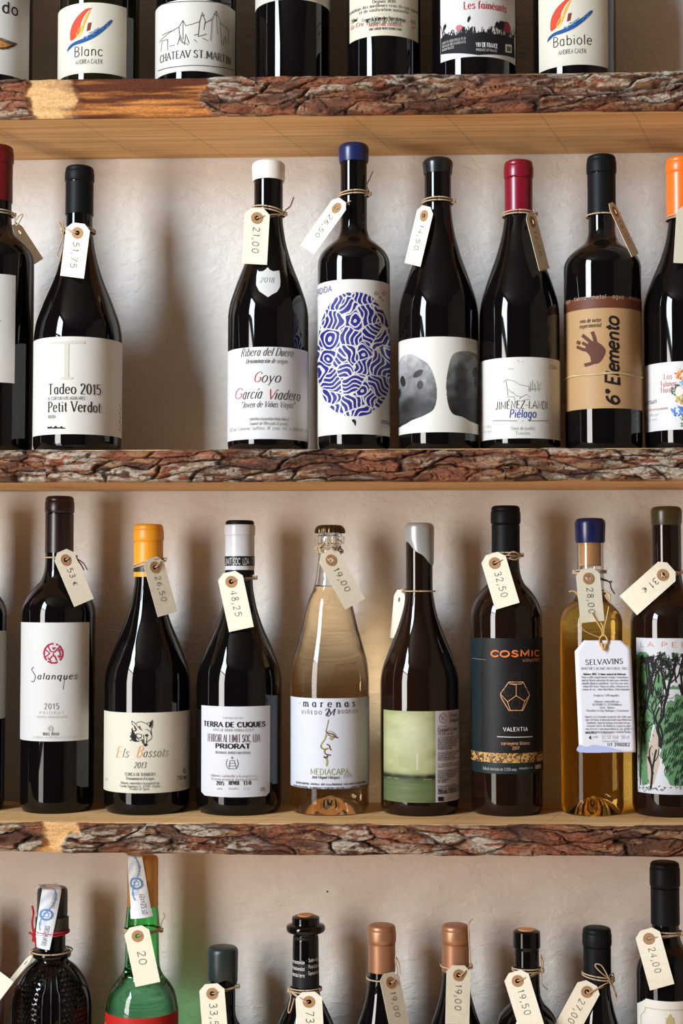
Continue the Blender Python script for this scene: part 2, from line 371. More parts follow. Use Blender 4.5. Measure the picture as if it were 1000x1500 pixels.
# ------------------------------------------------------------------ materials of the room
def nodes(name):
    m = bpy.data.materials.new(name); m.use_nodes = True; nt = m.node_tree; return m, nt, nt.nodes['Principled BSDF'], nt.nodes.new, nt.links.new
def plaster(name, c1, c2, scale=1.0, bump=1.0):
    m, nt, b, N, L = nodes(name)
    tc = N('ShaderNodeTexCoord'); mp = N('ShaderNodeMapping'); mp.inputs['Rotation'].default_value = (0, math.radians(52), 0); mp.inputs['Scale'].default_value = (48*scale, 48*scale, 95*scale)
    L(tc.outputs['Object'], mp.inputs[0])
    n1 = N('ShaderNodeTexNoise'); n1.inputs['Scale'].default_value = 1.0; n1.inputs['Detail'].default_value = 6; n1.inputs['Roughness'].default_value = .62; n1.inputs['Distortion'].default_value = .5; L(mp.outputs[0], n1.inputs['Vector'])
    n2 = N('ShaderNodeTexNoise'); n2.inputs['Scale'].default_value = 9*scale; n2.inputs['Detail'].default_value = 3; L(tc.outputs['Object'], n2.inputs['Vector'])
    n3 = N('ShaderNodeTexNoise'); n3.inputs['Scale'].default_value = 150*scale; n3.inputs['Detail'].default_value = 4; n3.inputs['Roughness'].default_value = .7; L(tc.outputs['Object'], n3.inputs['Vector'])
    ad = N('ShaderNodeMath'); ad.operation = 'MULTIPLY_ADD'; L(n2.outputs[0], ad.inputs[0]); ad.inputs[1].default_value = 1.6; L(n1.outputs[0], ad.inputs[2])
    ad2 = N('ShaderNodeMath'); ad2.operation = 'MULTIPLY_ADD'; L(n3.outputs[0], ad2.inputs[0]); ad2.inputs[1].default_value = .3; L(ad.outputs[0], ad2.inputs[2])
    bp = N('ShaderNodeBump'); bp.inputs['Strength'].default_value = bump; bp.inputs['Distance'].default_value = 0.0034; L(ad2.outputs[0], bp.inputs['Height']); L(bp.outputs[0], b.inputs['Normal'])
    mx = N('ShaderNodeMix'); mx.data_type = 'RGBA'; mx.inputs[6].default_value = (*c1, 1); mx.inputs[7].default_value = (*c2, 1); L(n2.outputs[0], mx.inputs[0])
    # sparse little pits
    vo = N('ShaderNodeTexVoronoi'); vo.inputs['Scale'].default_value = 26; L(tc.outputs['Object'], vo.inputs['Vector'])
    lt = N('ShaderNodeMath'); lt.operation = 'LESS_THAN'; lt.inputs[1].default_value = 0.035; L(vo.outputs['Distance'], lt.inputs[0])
    gt = N('ShaderNodeMath'); gt.operation = 'GREATER_THAN'; gt.inputs[1].default_value = 0.82
    sp = N('ShaderNodeSeparateColor'); L(vo.outputs['Color'], sp.inputs[0]); L(sp.outputs[0], gt.inputs[0])
    mu = N('ShaderNodeMath'); mu.operation = 'MULTIPLY'; L(lt.outputs[0], mu.inputs[0]); L(gt.outputs[0], mu.inputs[1])
    mx2 = N('ShaderNodeMix'); mx2.data_type = 'RGBA'; L(mx.outputs[2], mx2.inputs[6]); mx2.inputs[7].default_value = (.09, .06, .04, 1); L(mu.outputs[0], mx2.inputs[0])
    L(mx2.outputs[2], b.inputs['Base Color']); b.inputs['Roughness'].default_value = .85; b.inputs['Specular IOR Level'].default_value = .2
    return m
def wood(name, c1, c2, c3, saw=77.0, ang=-35):
    m, nt, b, N, L = nodes(name)
    tc = N('ShaderNodeTexCoord'); mp = N('ShaderNodeMapping'); mp.inputs['Scale'].default_value = (2.2, 120, 120); L(tc.outputs['Object'], mp.inputs[0])
    n1 = N('ShaderNodeTexNoise'); n1.inputs['Scale'].default_value = 1.6; n1.inputs['Detail'].default_value = 7; n1.inputs['Roughness'].default_value = .6; n1.inputs['Distortion'].default_value = .6; L(mp.outputs[0], n1.inputs['Vector'])
    mp2 = N('ShaderNodeMapping'); mp2.inputs['Scale'].default_value = (5, 14, 14); L(tc.outputs['Object'], mp2.inputs[0])
    n2 = N('ShaderNodeTexNoise'); n2.inputs['Scale'].default_value = 1.0; n2.inputs['Detail'].default_value = 3; L(mp2.outputs[0], n2.inputs['Vector'])
    r = N('ShaderNodeValToRGB'); r.color_ramp.elements[0].position = .36; r.color_ramp.elements[0].color = (*c1, 1); r.color_ramp.elements[1].position = .62; r.color_ramp.elements[1].color = (*c2, 1); L(n1.outputs[0], r.inputs[0])
    r2 = N('ShaderNodeValToRGB'); r2.color_ramp.elements[0].position = .56; r2.color_ramp.elements[0].color = (0, 0, 0, 1); r2.color_ramp.elements[1].position = .78; r2.color_ramp.elements[1].color = (1, 1, 1, 1); L(n2.outputs[0], r2.inputs[0])
    mx = N('ShaderNodeMix'); mx.data_type = 'RGBA'; L(r2.outputs[0], mx.inputs[0]); L(r.outputs[0], mx.inputs[6]); mx.inputs[7].default_value = (*c3, 1)
    # saw kerfs: thin diagonal lines across the board
    mp3 = N('ShaderNodeMapping'); mp3.inputs['Rotation'].default_value = (0, 0, math.radians(ang)); L(tc.outputs['Object'], mp3.inputs[0])
    sx = N('ShaderNodeSeparateXYZ'); L(mp3.outputs[0], sx.inputs[0])
    nx = N('ShaderNodeMath'); nx.operation = 'MULTIPLY_ADD'; L(n2.outputs[0], nx.inputs[0]); nx.inputs[1].default_value = .006; L(sx.outputs[0], nx.inputs[2])
    md = N('ShaderNodeMath'); md.operation = 'PINGPONG'; md.inputs[1].default_value = saw/2000.0; L(nx.outputs[0], md.inputs[0])
    lt = N('ShaderNodeMapRange'); lt.inputs[1].default_value = 0.0004; lt.inputs[2].default_value = 0.0011; lt.inputs[3].default_value = .3; lt.inputs[4].default_value = 0; L(md.outputs[0], lt.inputs[0])
    mx2 = N('ShaderNodeMix'); mx2.data_type = 'RGBA'; L(lt.outputs[0], mx2.inputs[0]); L(mx.outputs[2], mx2.inputs[6]); mx2.inputs[7].default_value = (.10, .055, .03, 1)
    L(mx2.outputs[2], b.inputs['Base Color']); b.inputs['Roughness'].default_value = .68; b.inputs['Specular IOR Level'].default_value = .25
    bp = N('ShaderNodeBump'); bp.inputs['Strength'].default_value = .5; bp.inputs['Distance'].default_value = .0008; L(n1.outputs[0], bp.inputs['Height']); L(bp.outputs[0], b.inputs['Normal'])
    return m
M_WALL = plaster('white_plaster', (.70, .63, .56), (.80, .745, .685), bump=.75)
M_ROOM = plaster('warm_plaster', (.20, .15, .11), (.24, .18, .13), .4, .3)
M_DARKROOM = plaster('dark_plaster', (.010, .008, .007), (.014, .011, .009), .4, .3)
M_CEIL = plaster('ceiling_plaster', (.12, .095, .07), (.15, .115, .085), .4, .3)
M_FLOOR = mat('terracotta', s2l((224, 190, 152)), .7, noise=6.0)
M_FRAME = mat('painted_window_frame', s2l((70, 62, 54)), .5)
M_GLASSPANE = mat('window_glass', (1, 1, 1), .0, trans=1.0, ior=1.45)
# ------------------------------------------------------------------ structure
RX = 1.7; RY = -3.4; RZ = 3.0; D = 0.145
# wall behind the shelves: gently uneven plaster
nx, nz = 260, 240
xs = np.linspace(LX, RX, nx); zs = np.linspace(0, RZ, nz); X, Z = np.meshgrid(xs, zs)
Yw = -0.0002 + 0.0022*(fbm(X*6, Z*6, 3, 3)-.5)
Yw = np.minimum(Yw, 0.0008)
vs = np.stack([X, Yw, Z], -1).reshape(-1, 3)
idx = np.arange(nx*nz).reshape(nz, nx)
fs = np.stack([idx[:-1, :-1], idx[:-1, 1:], idx[1:, 1:], idx[1:, :-1]], -1).reshape(-1, 4)
mesh('wall_back', vs, fs, M_WALL, smooth=True, kind='structure')
box('floor', (LX, RY, -.05), (RX, 0.1, 0), M_FLOOR, kind='structure')
box('ceiling', (LX, RY, RZ), (RX, 0.1, RZ+.05), M_CEIL, kind='structure')
box('wall_right', (RX, RY, 0), (RX+.1, 0.1, RZ), M_ROOM, kind='structure')
box('wall_front', (LX, RY-.1, 0), (RX, RY, RZ), M_DARKROOM, kind='structure')
wl_v = []; wl_f = []
def addbox(vs, fs, a, b):
    x0, y0, z0 = a; x1, y1, z1 = b; n = len(vs)
    vs += [(x0,y0,z0),(x1,y0,z0),(x1,y1,z0),(x0,y1,z0),(x0,y0,z1),(x1,y0,z1),(x1,y1,z1),(x0,y1,z1)]
    fs += [tuple(n+i for i in f) for f in [(0,3,2,1),(4,5,6,7),(0,1,5,4),(1,2,6,5),(2,3,7,6),(3,0,4,7)]]
addbox(wl_v, wl_f, (LX-.12, RY, 0), (LX, WY0-.05, RZ)); addbox(wl_v, wl_f, (LX-.12, WY1+.05, 0), (LX, 0.1, RZ))
addbox(wl_v, wl_f, (LX-.12, WY0-.05, 2.92), (LX, WY1+.05, RZ)); addbox(wl_v, wl_f, (LX-.12, WY0-.05, 0), (LX, WY1+.05, .24))
mesh('wall_left', wl_v, wl_f, M_DARKROOM, kind='structure')
v, f = [], []
for a, b in (((LX-.08, WY0-.05, .24), (LX-.02, WY0, 2.92)), ((LX-.08, WY1, .24), (LX-.02, WY1+.05, 2.92)), ((LX-.08, WY0, .24), (LX-.02, WY1, .30)), ((LX-.08, WY0, 2.86), (LX-.02, WY1, 2.92)),
             ((LX-.08, WY0, 2.02), (LX-.02, WY1, 2.08)), ((LX-.08, WY0, 1.07), (LX-.02, WY1, 1.13))): addbox(v, f, a, b)
wf = mesh('window_1', v, f, M_FRAME, kind='structure')
for z0, z1, _, _ in PANES:
    box('pane', (LX-.055, WY0, z0), (LX-.045, WY1, z1), M_GLASSPANE, wf)
# ------------------------------------------------------------------ shades and cords for the added fill spots (unseen, behind the camera)
fill_shade_mat = mat('fill_shade_enamel', s2l((60, 60, 58)), .4)
for i, (x, y, z) in enumerate(FILL_LAMPS):
    e = empty('fill_lamp', (x, y, z), 'added fill lamp with dark shade behind the viewer, %s of two' % ('left' if i == 0 else 'right'), 'lamp', 'added fill lamps behind the viewer')
    revolve('fill_lamp_shade', [(.16, -.02), (.158, -.015), (.11, .07), (.03, .11), (.025, .13), (0, .13)], fill_shade_mat, e, 32)
    revolve('cord', [(.004, .13), (.004, RZ-z)], fill_shade_mat, e, 8)

# ------------------------------------------------------------------ live-edge shelves
M_UNDER = wood('sawn_pine', s2l((204, 150, 92)), s2l((232, 188, 132)), s2l((178, 118, 68)), 88, 18)
M_TOP = M_UNDER
def vcol_bark():
    m, nt, b, N, L = nodes('bark')
    a = N('ShaderNodeVertexColor'); a.layer_name = 'Col'
    tc = N('ShaderNodeTexCoord'); mp = N('ShaderNodeMapping'); mp.inputs['Scale'].default_value = (1, 1, 2.2); L(tc.outputs['Object'], mp.inputs[0])
    n = N('ShaderNodeTexNoise'); n.inputs['Scale'].default_value = 330; n.inputs['Detail'].default_value = 5; n.inputs['Roughness'].default_value = .75; L(mp.outputs[0], n.inputs['Vector'])
    mr = N('ShaderNodeMapRange'); mr.inputs[1].default_value = .3; mr.inputs[2].default_value = .7; mr.inputs[3].default_value = .55; mr.inputs[4].default_value = 1.45; L(n.outputs[0], mr.inputs[0])
    mu = N('ShaderNodeMix'); mu.data_type = 'RGBA'; mu.blend_type = 'MULTIPLY'; mu.inputs[0].default_value = 1; L(a.outputs[0], mu.inputs[6]); L(mr.outputs[0], mu.inputs[7])
    L(mu.outputs[2], b.inputs['Base Color']); b.inputs['Roughness'].default_value = .8; b.inputs['Specular IOR Level'].default_value = .25
    bp = N('ShaderNodeBump'); bp.inputs['Strength'].default_value = .8; bp.inputs['Distance'].default_value = .0012; L(n.outputs[0], bp.inputs['Height']); L(bp.outputs[0], b.inputs['Normal'])
    return m
M_BARK = vcol_bark()
def shelf(zt, zb, seed, label, bare, detail=1.0, lowwob=.002, grey=.5, redd=.5):
    """bare: list of (x0, x1, zlo, zhi) metres where the bark has come off"""
    e = empty('live_edge_shelf', (0, 0, zb), label, 'shelf', 'rough live-edge shelves on the wall')
    x0, x1 = -.62, .62; T = zt-zb
    b = box('board', (x0, -D, 0), (x1, -0.001, T), M_UNDER, e); b.data.update()
    nx = int(1500*detail); nz = int(50*detail)
    xs = np.linspace(x0, x1, nx); ts = np.linspace(0, 1, nz); X, Tt = np.meshgrid(xs, ts)
    top = T + .0008*(fbm(X*60, X*0, seed, 3)-.5)*2 + .0012*(fbm(X*14, X*0, seed+3, 2)-.5)*2
    bot = -lowwob*(fbm(X*18, X*0, seed+9, 3)*1.6-.3)
    Z = bot + (top-bot)*Tt
    wx = X + .016*(fbm(X*26, Z*46, seed+20, 4)-.5)*2; wz = Z + .008*(fbm(X*24, Z*60, seed+31, 4)-.5)*2
    f1, f2, cid = voro(wx/.052 + .55*wz/.012*np.sign(np.sin(X*7+seed)), wz/.0125, seed)
    wv = fbm(X*45, Z*90, seed+33, 3); g1 = f2-f1; groove = sstep(.0, .10+.10*wv, g1)
    fl = fbm(X*34+wz*30, wz*190, seed+60, 5); lay = fl*7; lf = lay-np.floor(lay); terr = (np.floor(lay)+sstep(.0, .28, lf))/7   # flaky terraces
    fl2 = fbm(X*95, Z*420, seed+64, 4)
    h1, h2, _ = voro((X+.006*fbm(X*80, Z*120, seed+4, 3))/.013, (Z+.004*fbm(X*100, Z*160, seed+7, 3))/.0036, seed+50)
    g2 = 1-(1-sstep(.0, .16, h2-h1))*sstep(.42, .6, fbm(X*20, Z*60, seed+8, 2))
    rc = hsh(cid, cid*0, seed+80); rt = hsh(cid, cid*0+3, seed+81)
    h = .001 + groove*(.0022+.0022*rc) + (terr-.45)*.0125*(.3+.7*groove) + (fl2-.5)*.0022 + g2*.0005
    h += .0030*(fbm(X*9, Z*18, seed+90, 2)-.5)*2*groove + groove*(rt-.5)*.16*(wz-T*.5)
    h = np.maximum(h, .0003)
    crk = (1-sstep(.0, .07+.09*wv, g1))*sstep(.25, .5, fbm(X*15, Z*40, seed+34, 2)+.15)
    rb = np.array(s2l((136, 80, 54))); db = np.array(s2l((84, 52, 38))); gr = np.array(s2l((178, 165, 146))); tan = np.array(s2l((156, 116, 82))); blk = np.array(s2l((38, 23, 17)))
    k = sstep(.38, .62, fbm(X*26, Z*80, seed+100, 4)*.7+.3*terr)[..., None]; C = rb*(1-k)+db*k
    tk = sstep(.55, .7, fbm(X*50, Z*240, seed+120, 5))[..., None]*.7; C = C*(1-tk)+tan*tk
    zone = sstep(.42-.2*(grey-.5), .62-.2*(grey-.5), fbm(X*9+3, Z*28, seed+6, 3)*.75+.25*rc)
    gk = (zone*sstep(.40, .56, fbm(X*85+9, Z*330, seed+110, 5)))[..., None]; C = C*(1-gk*.85)+gr*gk*.85
    ledge = ((1-sstep(.0, .2, lf))*.45)[..., None]; C = C*(1-ledge)+blk*ledge
    C = C*(1-crk[..., None]*.85)+blk*crk[..., None]*.85
    dk = (1-g2)[..., None]*.5; C = C*(1-dk)+blk*dk
    bm = np.zeros(X.shape)
    for (a, c, zl, zh, kind) in bare:
        wob = .012*(fbm(X*30, Z*60, seed+130, 4)-.5)*2
        sw = .018 if kind == 'stain' else .003; mk = sstep(a-sw, a+sw, X+wob*(1+2*(kind == 'stain')))*(1-sstep(c-.003, c+.003, X+wob))*sstep(zl-.002, zl+.002, Z+wob*.25)*(1-sstep(zh-.002, zh+.002, Z+wob*.25))
        st = fbm(X*16, Z*210, seed+140, 4)[..., None]
        if kind == 'pale': W_ = np.array(s2l((216, 168, 112)))*(.7+.5*st)
        else:
            q = sstep(.46, .62, fbm(X*8, Z*130, seed+150, 5)*.8+.2*st[..., 0])[..., None]
            W_ = np.array(s2l((190, 120, 58)))*(.7+.5*st)*q + np.array(s2l((88, 42, 20)))*(1-q)
        C = C*(1-mk[..., None])+W_*mk[..., None]; bm = np.maximum(bm, mk); h = h*(1-mk)+(.0006+.0018*st[..., 0])*mk
    edge = np.clip(np.minimum(Tt, 1-Tt)/.07, 0, 1)**.6
    Yv = -D - h*(.15+.85*edge)
    vs = np.stack([X, Yv, Z], -1).reshape(-1, 3); col = C.reshape(-1, 3)
    idx = np.arange(nx*nz).reshape(nz, nx)
    q = np.stack([idx[:-1, :-1], idx[:-1, 1:], idx[1:, 1:], idx[1:, :-1]], -1).reshape(-1, 4)
    solid = (groove > .5) & (bm < .5)
    cc = np.where(solid, cid, -1).astype(np.int64).reshape(-1)
    fc = cc[q]; same = (fc == fc[:, :1]).all(1) & (fc[:, 0] != -1); fid = np.where(same, fc[:, 0], -10**9)
    # keep only the largest connected patch of every plate
    G2 = fid.reshape(nz-1, nx-1); seen = np.zeros(G2.shape, bool); best = {}
    for a_, b_ in zip(*np.where(G2 != -10**9)):
        if seen[a_, b_]: continue
        cv = G2[a_, b_]; st_ = [(a_, b_)]; seen[a_, b_] = True; comp = []
        while st_:
            y_, x_ = st_.pop(); comp.append((y_, x_))
            for yy, xx in ((y_+1, x_), (y_-1, x_), (y_, x_+1), (y_, x_-1)):
                if 0 <= yy < nz-1 and 0 <= xx < nx-1 and not seen[yy, xx] and G2[yy, xx] == cv: seen[yy, xx] = True; st_.append((yy, xx))
        if cv not in best or len(comp) > len(best[cv]):
            if cv in best:
                for y_, x_ in best[cv]: G2[y_, x_] = -10**9
            best[cv] = comp
        else:
            for y_, x_ in comp: G2[y_, x_] = -10**9
    fid = G2.reshape(-1); same = fid != -10**9
    # bed of the bark with a back lip closing onto the board
    ids, cnt = np.unique(fid[same], return_counts=True)
    keep = set(ids[cnt > 120*detail*detail].tolist())
    bedmask = np.array([i not in keep for i in fid])
    def sub(name, fm):
        fq = q[fm]; u, inv = np.unique(fq, return_inverse=True)
        return mesh(name, vs[u], inv.reshape(-1, 4), M_BARK, e, smooth=True, col=col[u])
    sub('bark_bed', bedmask)
    order = sorted(keep)
    for i in order: sub('bark_plate', fid == i)
    # closing strips: top and bottom of the bark back to the board
    for row, nm in ((nz-1, 'top'), (0, 'bottom')):
        a = vs[idx[row]]; bk = a.copy(); bk[:, 1] = -D+.002
        n = len(a); vv = np.concatenate([a, bk]); ff = np.stack([np.arange(n-1), np.arange(1, n), np.arange(n+1, 2*n), np.arange(n, 2*n-1)], -1)
        cl = np.concatenate([col[idx[row]]]*2)*.8
        mesh('bark_lip', vv, ff, M_BARK, e, smooth=True, col=cl)
    return e
ZS = [(at(500, 112, -D).z, at(500, 168, -D).z), (at(500, 658, -D).z, at(500, 705, -D).z), (at(500, 1207, -D).z, at(500, 1249, -D).z)]
xa = lambda p, y: at(p, y, -D).x
T1 = ZS[0][0]-ZS[0][1]; T3 = ZS[2][0]-ZS[2][1]
dz = ZS[0][0]-ZS[1][0]
shelf(ZS[0][0]+dz, ZS[0][1]+dz, 11, 'highest live-edge wooden shelf, above the top row of bottles', [], .35)
shelf(ZS[0][0], ZS[0][1], 23, 'live-edge shelf under the top row, bark missing over an orange-brown patch', [(xa(48, 140), xa(105, 140), -.01, T1+.01, 'pale'), (xa(98, 140), xa(300, 140), -.01, T1+.01, 'stain')], 1.0, .001, .5)
shelf(ZS[1][0], ZS[1][1], 37, 'live-edge shelf under the second row, flaky red and grey bark all along', [], 1.0, .001, .5)
shelf(ZS[2][0], ZS[2][1], 52, 'live-edge shelf under the third row, pale top visible before the bottles', [(xa(62, 1230), xa(92, 1230), -.01, T3+.01, 'pale'), (xa(88, 1230), xa(118, 1230), T3*.6, T3+.01, 'pale')], 1.0, .003, .25)
shelf(ZS[2][0]-dz*1.03, ZS[2][1]-dz*1.03, 71, 'lowest live-edge shelf, carrying the bottom row of bottles', [], .35)
SZ = [ZS[0][0], ZS[1][0], ZS[2][0], ZS[2][0]-dz*1.03]
# ------------------------------------------------------------------ bottle building
GD = mat('dark_glass', (.0035, .0025, .0025), .035, spec=.5, ior=1.45)
GBr = mat('brown_glass', (.011, .0045, .0025), .035, ior=1.45)
GOl = mat('olive_glass', (.010, .008, .0025), .035, ior=1.45)
GCl = mat('clear_glass', (.97, .98, .97), 0.0, trans=1.0, ior=1.48)
GGr = mat('green_glass', (.26, .74, .34), 0.0, trans=1.0, ior=1.42)
L_PINK = mat('pale_amber_wine', (.96, .70, .40), 0.0, trans=1.0, ior=1.36)
L_AMB = mat('amber_wine', (.98, .58, .11), 0.0, trans=1.0, ior=1.36)
BC = [(0,0),(.13,.02),(.27,.09),(.40,.24),(.5,.47),(.7,.81),(.85,.95),(1,1)]
UC = [(0,0),(.2,.09),(.4,.29),(.715,.75),(.885,.95),(1,1)]
def sil(top, nh, ye, ys, hw, curve, yb):
    s_ = [(top, nh), (ye-(ye-top)*.4, nh)] + [(ye+(ys-ye)*t, nh+(hw-nh)*c) for t, c in curve] + [((ys+yb)/2, hw), (yb, hw)]
    return s_
def bord(top, nh, ye, ys, hw, yb): return sil(top, nh, ye, ys, hw, BC, yb)
def burg(top, nh, ye, ys, hw, yb): return sil(top, nh, ye, ys, hw, UC, yb)
ROWG = ['bottles on the top row', 'wine bottles on the second row', 'wine bottles on the third row', 'bottles on the bottom row']
def bottle(label, row, cx, yref, Y, s_, glass=GD, fill=None, level=None, cavity=None, base=True, knurl=False):
    b = Lathe(cx, yref, Y, SZ[row], s_)
    b.e = empty('wine_bottle', b.loc, label, 'bottle', ROWG[row], b.ang)
    R = b.R
    def prof(z0, z1, d=0.0, n=110):
        out = []
        zz_ = np.concatenate([np.linspace(z0, z0+.72*(z1-z0), n//2, endpoint=False), np.linspace(z0+.72*(z1-z0), z1, n)])
        for z in zz_:
            r = b.r_fast(z)-d
            if z < .010: r = min(r, R-d-(R*.075)*(1-z/.010)**2.2)
            out.append((max(r, .0005), float(z)))
        return out
    if fill is None:
        p = prof(0, b.top-.0015) + [(b.r_fast(b.top)-.0012, b.top), (0, b.top)]
        revolve('glass_body', [(R*.55, .004), (R*.8, .0)] + p, glass, b.e)
    else:
        lv = b.uv(cx, level)[1]
        p = prof(0, lv-.0003, 0) + [(0, lv-.0003)]
        revolve('wine_filled_body', [(0, .018), (R*.35, .014), (R*.7, .0015), (R*.86, 0)] + p, fill, b.e, 96)
        out = prof(lv, b.top, 0, 50); inn = prof(lv, b.top, .0024, 50)[::-1]
        pp = out + inn; pp.append(pp[0])
        vs = []; fs = []; n = 72
        for (r, z) in pp[:-1]:
            for k in range(n): a = 2*math.pi*k/n; vs.append((math.sin(a)*r, -math.cos(a)*r, z))
        m_ = len(pp)-1
        for i in range(m_):
            j = (i+1) % m_
            for k in range(n): k2 = (k+1) % n; fs.append((i*n+k, i*n+k2, j*n+k2, j*n+k))
        mesh('glass_neck', vs, fs, glass, b.e, smooth=True)
    if knurl:   # little embossed beads round the heel of the bottle
        vs = []; fs = []
        for k in range(46):
            a = 2*math.pi*k/46
            if k % 9 in (0, 4): continue
            c = Vector((math.sin(a)*(R*.985), -math.cos(a)*(R*.985), .0075)); n0 = len(vs); q = .0007
            o = Vector((math.sin(a), -math.cos(a), 0)); t = Vector((math.cos(a), math.sin(a), 0)); u = Vector((0, 0, 1))
            vs += [c+t*q, c+u*q, c-t*q, c-u*q, c+o*q]; fs += [(n0, n0+1, n0+4), (n0+1, n0+2, n0+4), (n0+2, n0+3, n0+4), (n0+3, n0, n0+4)]
        mesh('base_beads', vs, fs, glass, b.e, smooth=True)
    return b
def px_prof(b, pts):
    out = []
    for y, hw in pts:
        p = at(b.cx, y, b.Y); out.append((max(0, hw*depth(p)/F), p.z-b.zb))
    return out
def capsule(b, y0, y1, y2, hl, ht, m, name='capsule', flat=False):
    pts = [(y2, ht-.9), (y2, ht), (y2-2, ht+.1), ((y1+y2)/2, ht-.1), (y1+2.6, ht), (y1+1.6, ht-1.1), (y1+.6, ht-.2), (y1-.4, hl+.1), (y1-5, hl+.5), (y0+10, hl+.3), (y0+8.4, hl-.2), (y0+7.6, hl-.9), (y0+6.6, hl-.3), (y0+3, hl-.9), (y0+1, hl-2.4), (y0, hl-5), (y0-.1, 0)]
    return revolve(name, px_prof(b, pts), m, b.e)
def wax(b, y0, y1, h, m, bulge=1.5, slant=None, name='wax_seal'):
    pts = [(y1, h-2.2), (y1+.3, h-1.2), (y1-2, h-.4), ((y0+y1)/2+3, h), (y0+9, h+bulge*.4), (y0+6, h+bulge*.2), (y0+3, h-1), (y0+1, h-3.2), (y0, h-7), (y0-.2, 0)]
    o = revolve(name, px_prof(b, pts), m, b.e)
    if slant:  # the lower edge of the wax runs down to one side
        me = o.data; z1 = px_prof(b, [(y1, h)])[0][1]; z0 = px_prof(b, [(y0, h)])[0][1]
        for v_ in me.vertices:
            t = 1-min(1, max(0, (v_.co.z-z1)/((z0-z1)*.55)))
            xx = v_.co.x/b.R*2.4; v_.co.z += t*(slant[0]+slant[1]*xx+slant[2]*math.sin(xx*3+1)+.0012*math.sin(5*math.atan2(v_.co.x, v_.co.y)))
    return o
def label(b, x0, x1, y0, y1, col, fn=None, rough=.55, name='paper_label', du=.00045, off=.0002, shape=None, spec=.3):
    h = b.R/b.k
    hw = abs(b.R*F/depth(Vector((b.loc.x, b.Y, at(b.cx, (y0+y1)/2, b.Y).z))))
    def U(x):
        if x <= b.cx-hw+1.2: return -b.R*1.68
        if x >= b.cx+hw-1.2: return b.R*1.68
        return b.uv(x, (y0+y1)/2)[0]
    u0, u1 = U(x0), U(x1); v1 = b.uv(b.cx, y0)[1]; v0 = b.uv(b.cx, y1)[1]
    if fn: nu, nv = int((u1-u0)/du), int((v1-v0)/du)
    else: nu, nv = 48, (2 if shape is None else 30)
    us = np.linspace(u0, u1, nu); vv = np.linspace(v0, v1, nv); Ug, Vg = np.meshgrid(us, vv)
    lo = np.array([b.r_fast(v) for v in vv])[:, None]+off; A = Ug/b.R
    P = np.stack([np.sin(A)*lo, -np.cos(A)*lo, Vg+0*A], -1).reshape(-1, 3)
    idx = np.arange(nu*nv).reshape(nv, nu)
    q = np.stack([idx[:-1, :-1], idx[:-1, 1:], idx[1:, 1:], idx[1:, :-1]], -1).reshape(-1, 4)
    PX = b.cx + hw*np.sin(A); PY = y1-(Vg-v0)/(v1-v0)*(y1-y0)
    if shape is not None:
        keep = shape(PX, PY).reshape(-1); q = q[keep[q].all(1)]
    C = None; lc = s2l(col); m = mat('label_paper', tuple(c_*.84 for c_ in lc), rough, spec=spec, noise=900.0, bump=.05) if fn is None else vcol_mat('printed_paper', rough, spec)
    if fn: C = fn(PX, PY, np.array(lc)).reshape(-1, 3)*.84
    o = mesh(name, P, q, m, b.e, smooth=True, col=C)
    return o
def inpoly(PX, PY, poly):
    r = np.zeros(PX.shape, bool); n = len(poly)
    for i in range(n):
        x0, y0 = poly[i]; x1, y1 = poly[(i+1) % n]
        if y0 == y1: continue
        c = ((y0 <= PY) != (y1 <= PY)) & (PX < (x1-x0)*(PY-y0)/(y1-y0)+x0); r ^= c
    return r
BLK = ink((28, 24, 24)); GRY = ink((120, 116, 112)); LG = ink((168, 162, 156)); RED = ink((176, 40, 52)); WHT = ink((225, 222, 215)); DGR = ink((70, 66, 64))
def micro(pr, lines, x0, x1, y0, dy, cap, m=None, w=.11, style='sans', center=False, nat=False):
    for i, t in enumerate(lines):
        if not t: continue
        if nat or center: pr.text(t, (x0+x1)/2, None, y0+i*dy, cap, m or GRY, style, w)
        else: pr.text(t, x0, x1 if len(t) > 18 else x0+(x1-x0)*len(t)/24, y0+i*dy, cap, m or GRY, style, w)
black_cap = mat('black_capsule', (.006, .006, .0065), .48, spec=.13); 
# ================================================================== TOP ROW
Y1 = -.070; YB1 = 150
def top_burg(cx, hw): return burg(-282, 20, -170, -35, hw, YB1)
def top_bord(cx, hw): return bord(-300, 20, -190, -110, hw, YB1)
CREAM = (226, 216, 196)
b = bottle('dark bottle cut by the left edge on the top row, label with a moth wing', 0, -12, 60, Y1, top_burg(-12, 59))
label(b, -60, 43, -60, 107, (224, 220, 212)); p = Print(b, .0006)
p.text('do', 3, 26, 18, 17, BLK, 'sans', .13)
p.poly([(-2, 56), (6, 60), (16, 63), (25, 65), (21, 68), (13, 71), (4, 73), (-2, 72)], ink((96, 60, 34))); p.poly([(-2, 58), (8, 63), (16, 66), (8, 69), (-2, 70)], ink((190, 128, 66)), dz=.0001)
p.line([(0, 56), (10, 60), (25, 65)], 1.2, BLK, dz=.0002); p.line([(10, 72), (16, 68), (22, 67)], 1.4, BLK, dz=.0002); p.line([(2, 66), (12, 66)], .8, BLK, dz=.0002)
p.build(b.e); capsule(b, -285, -262, -200, 22, 21, black_cap)
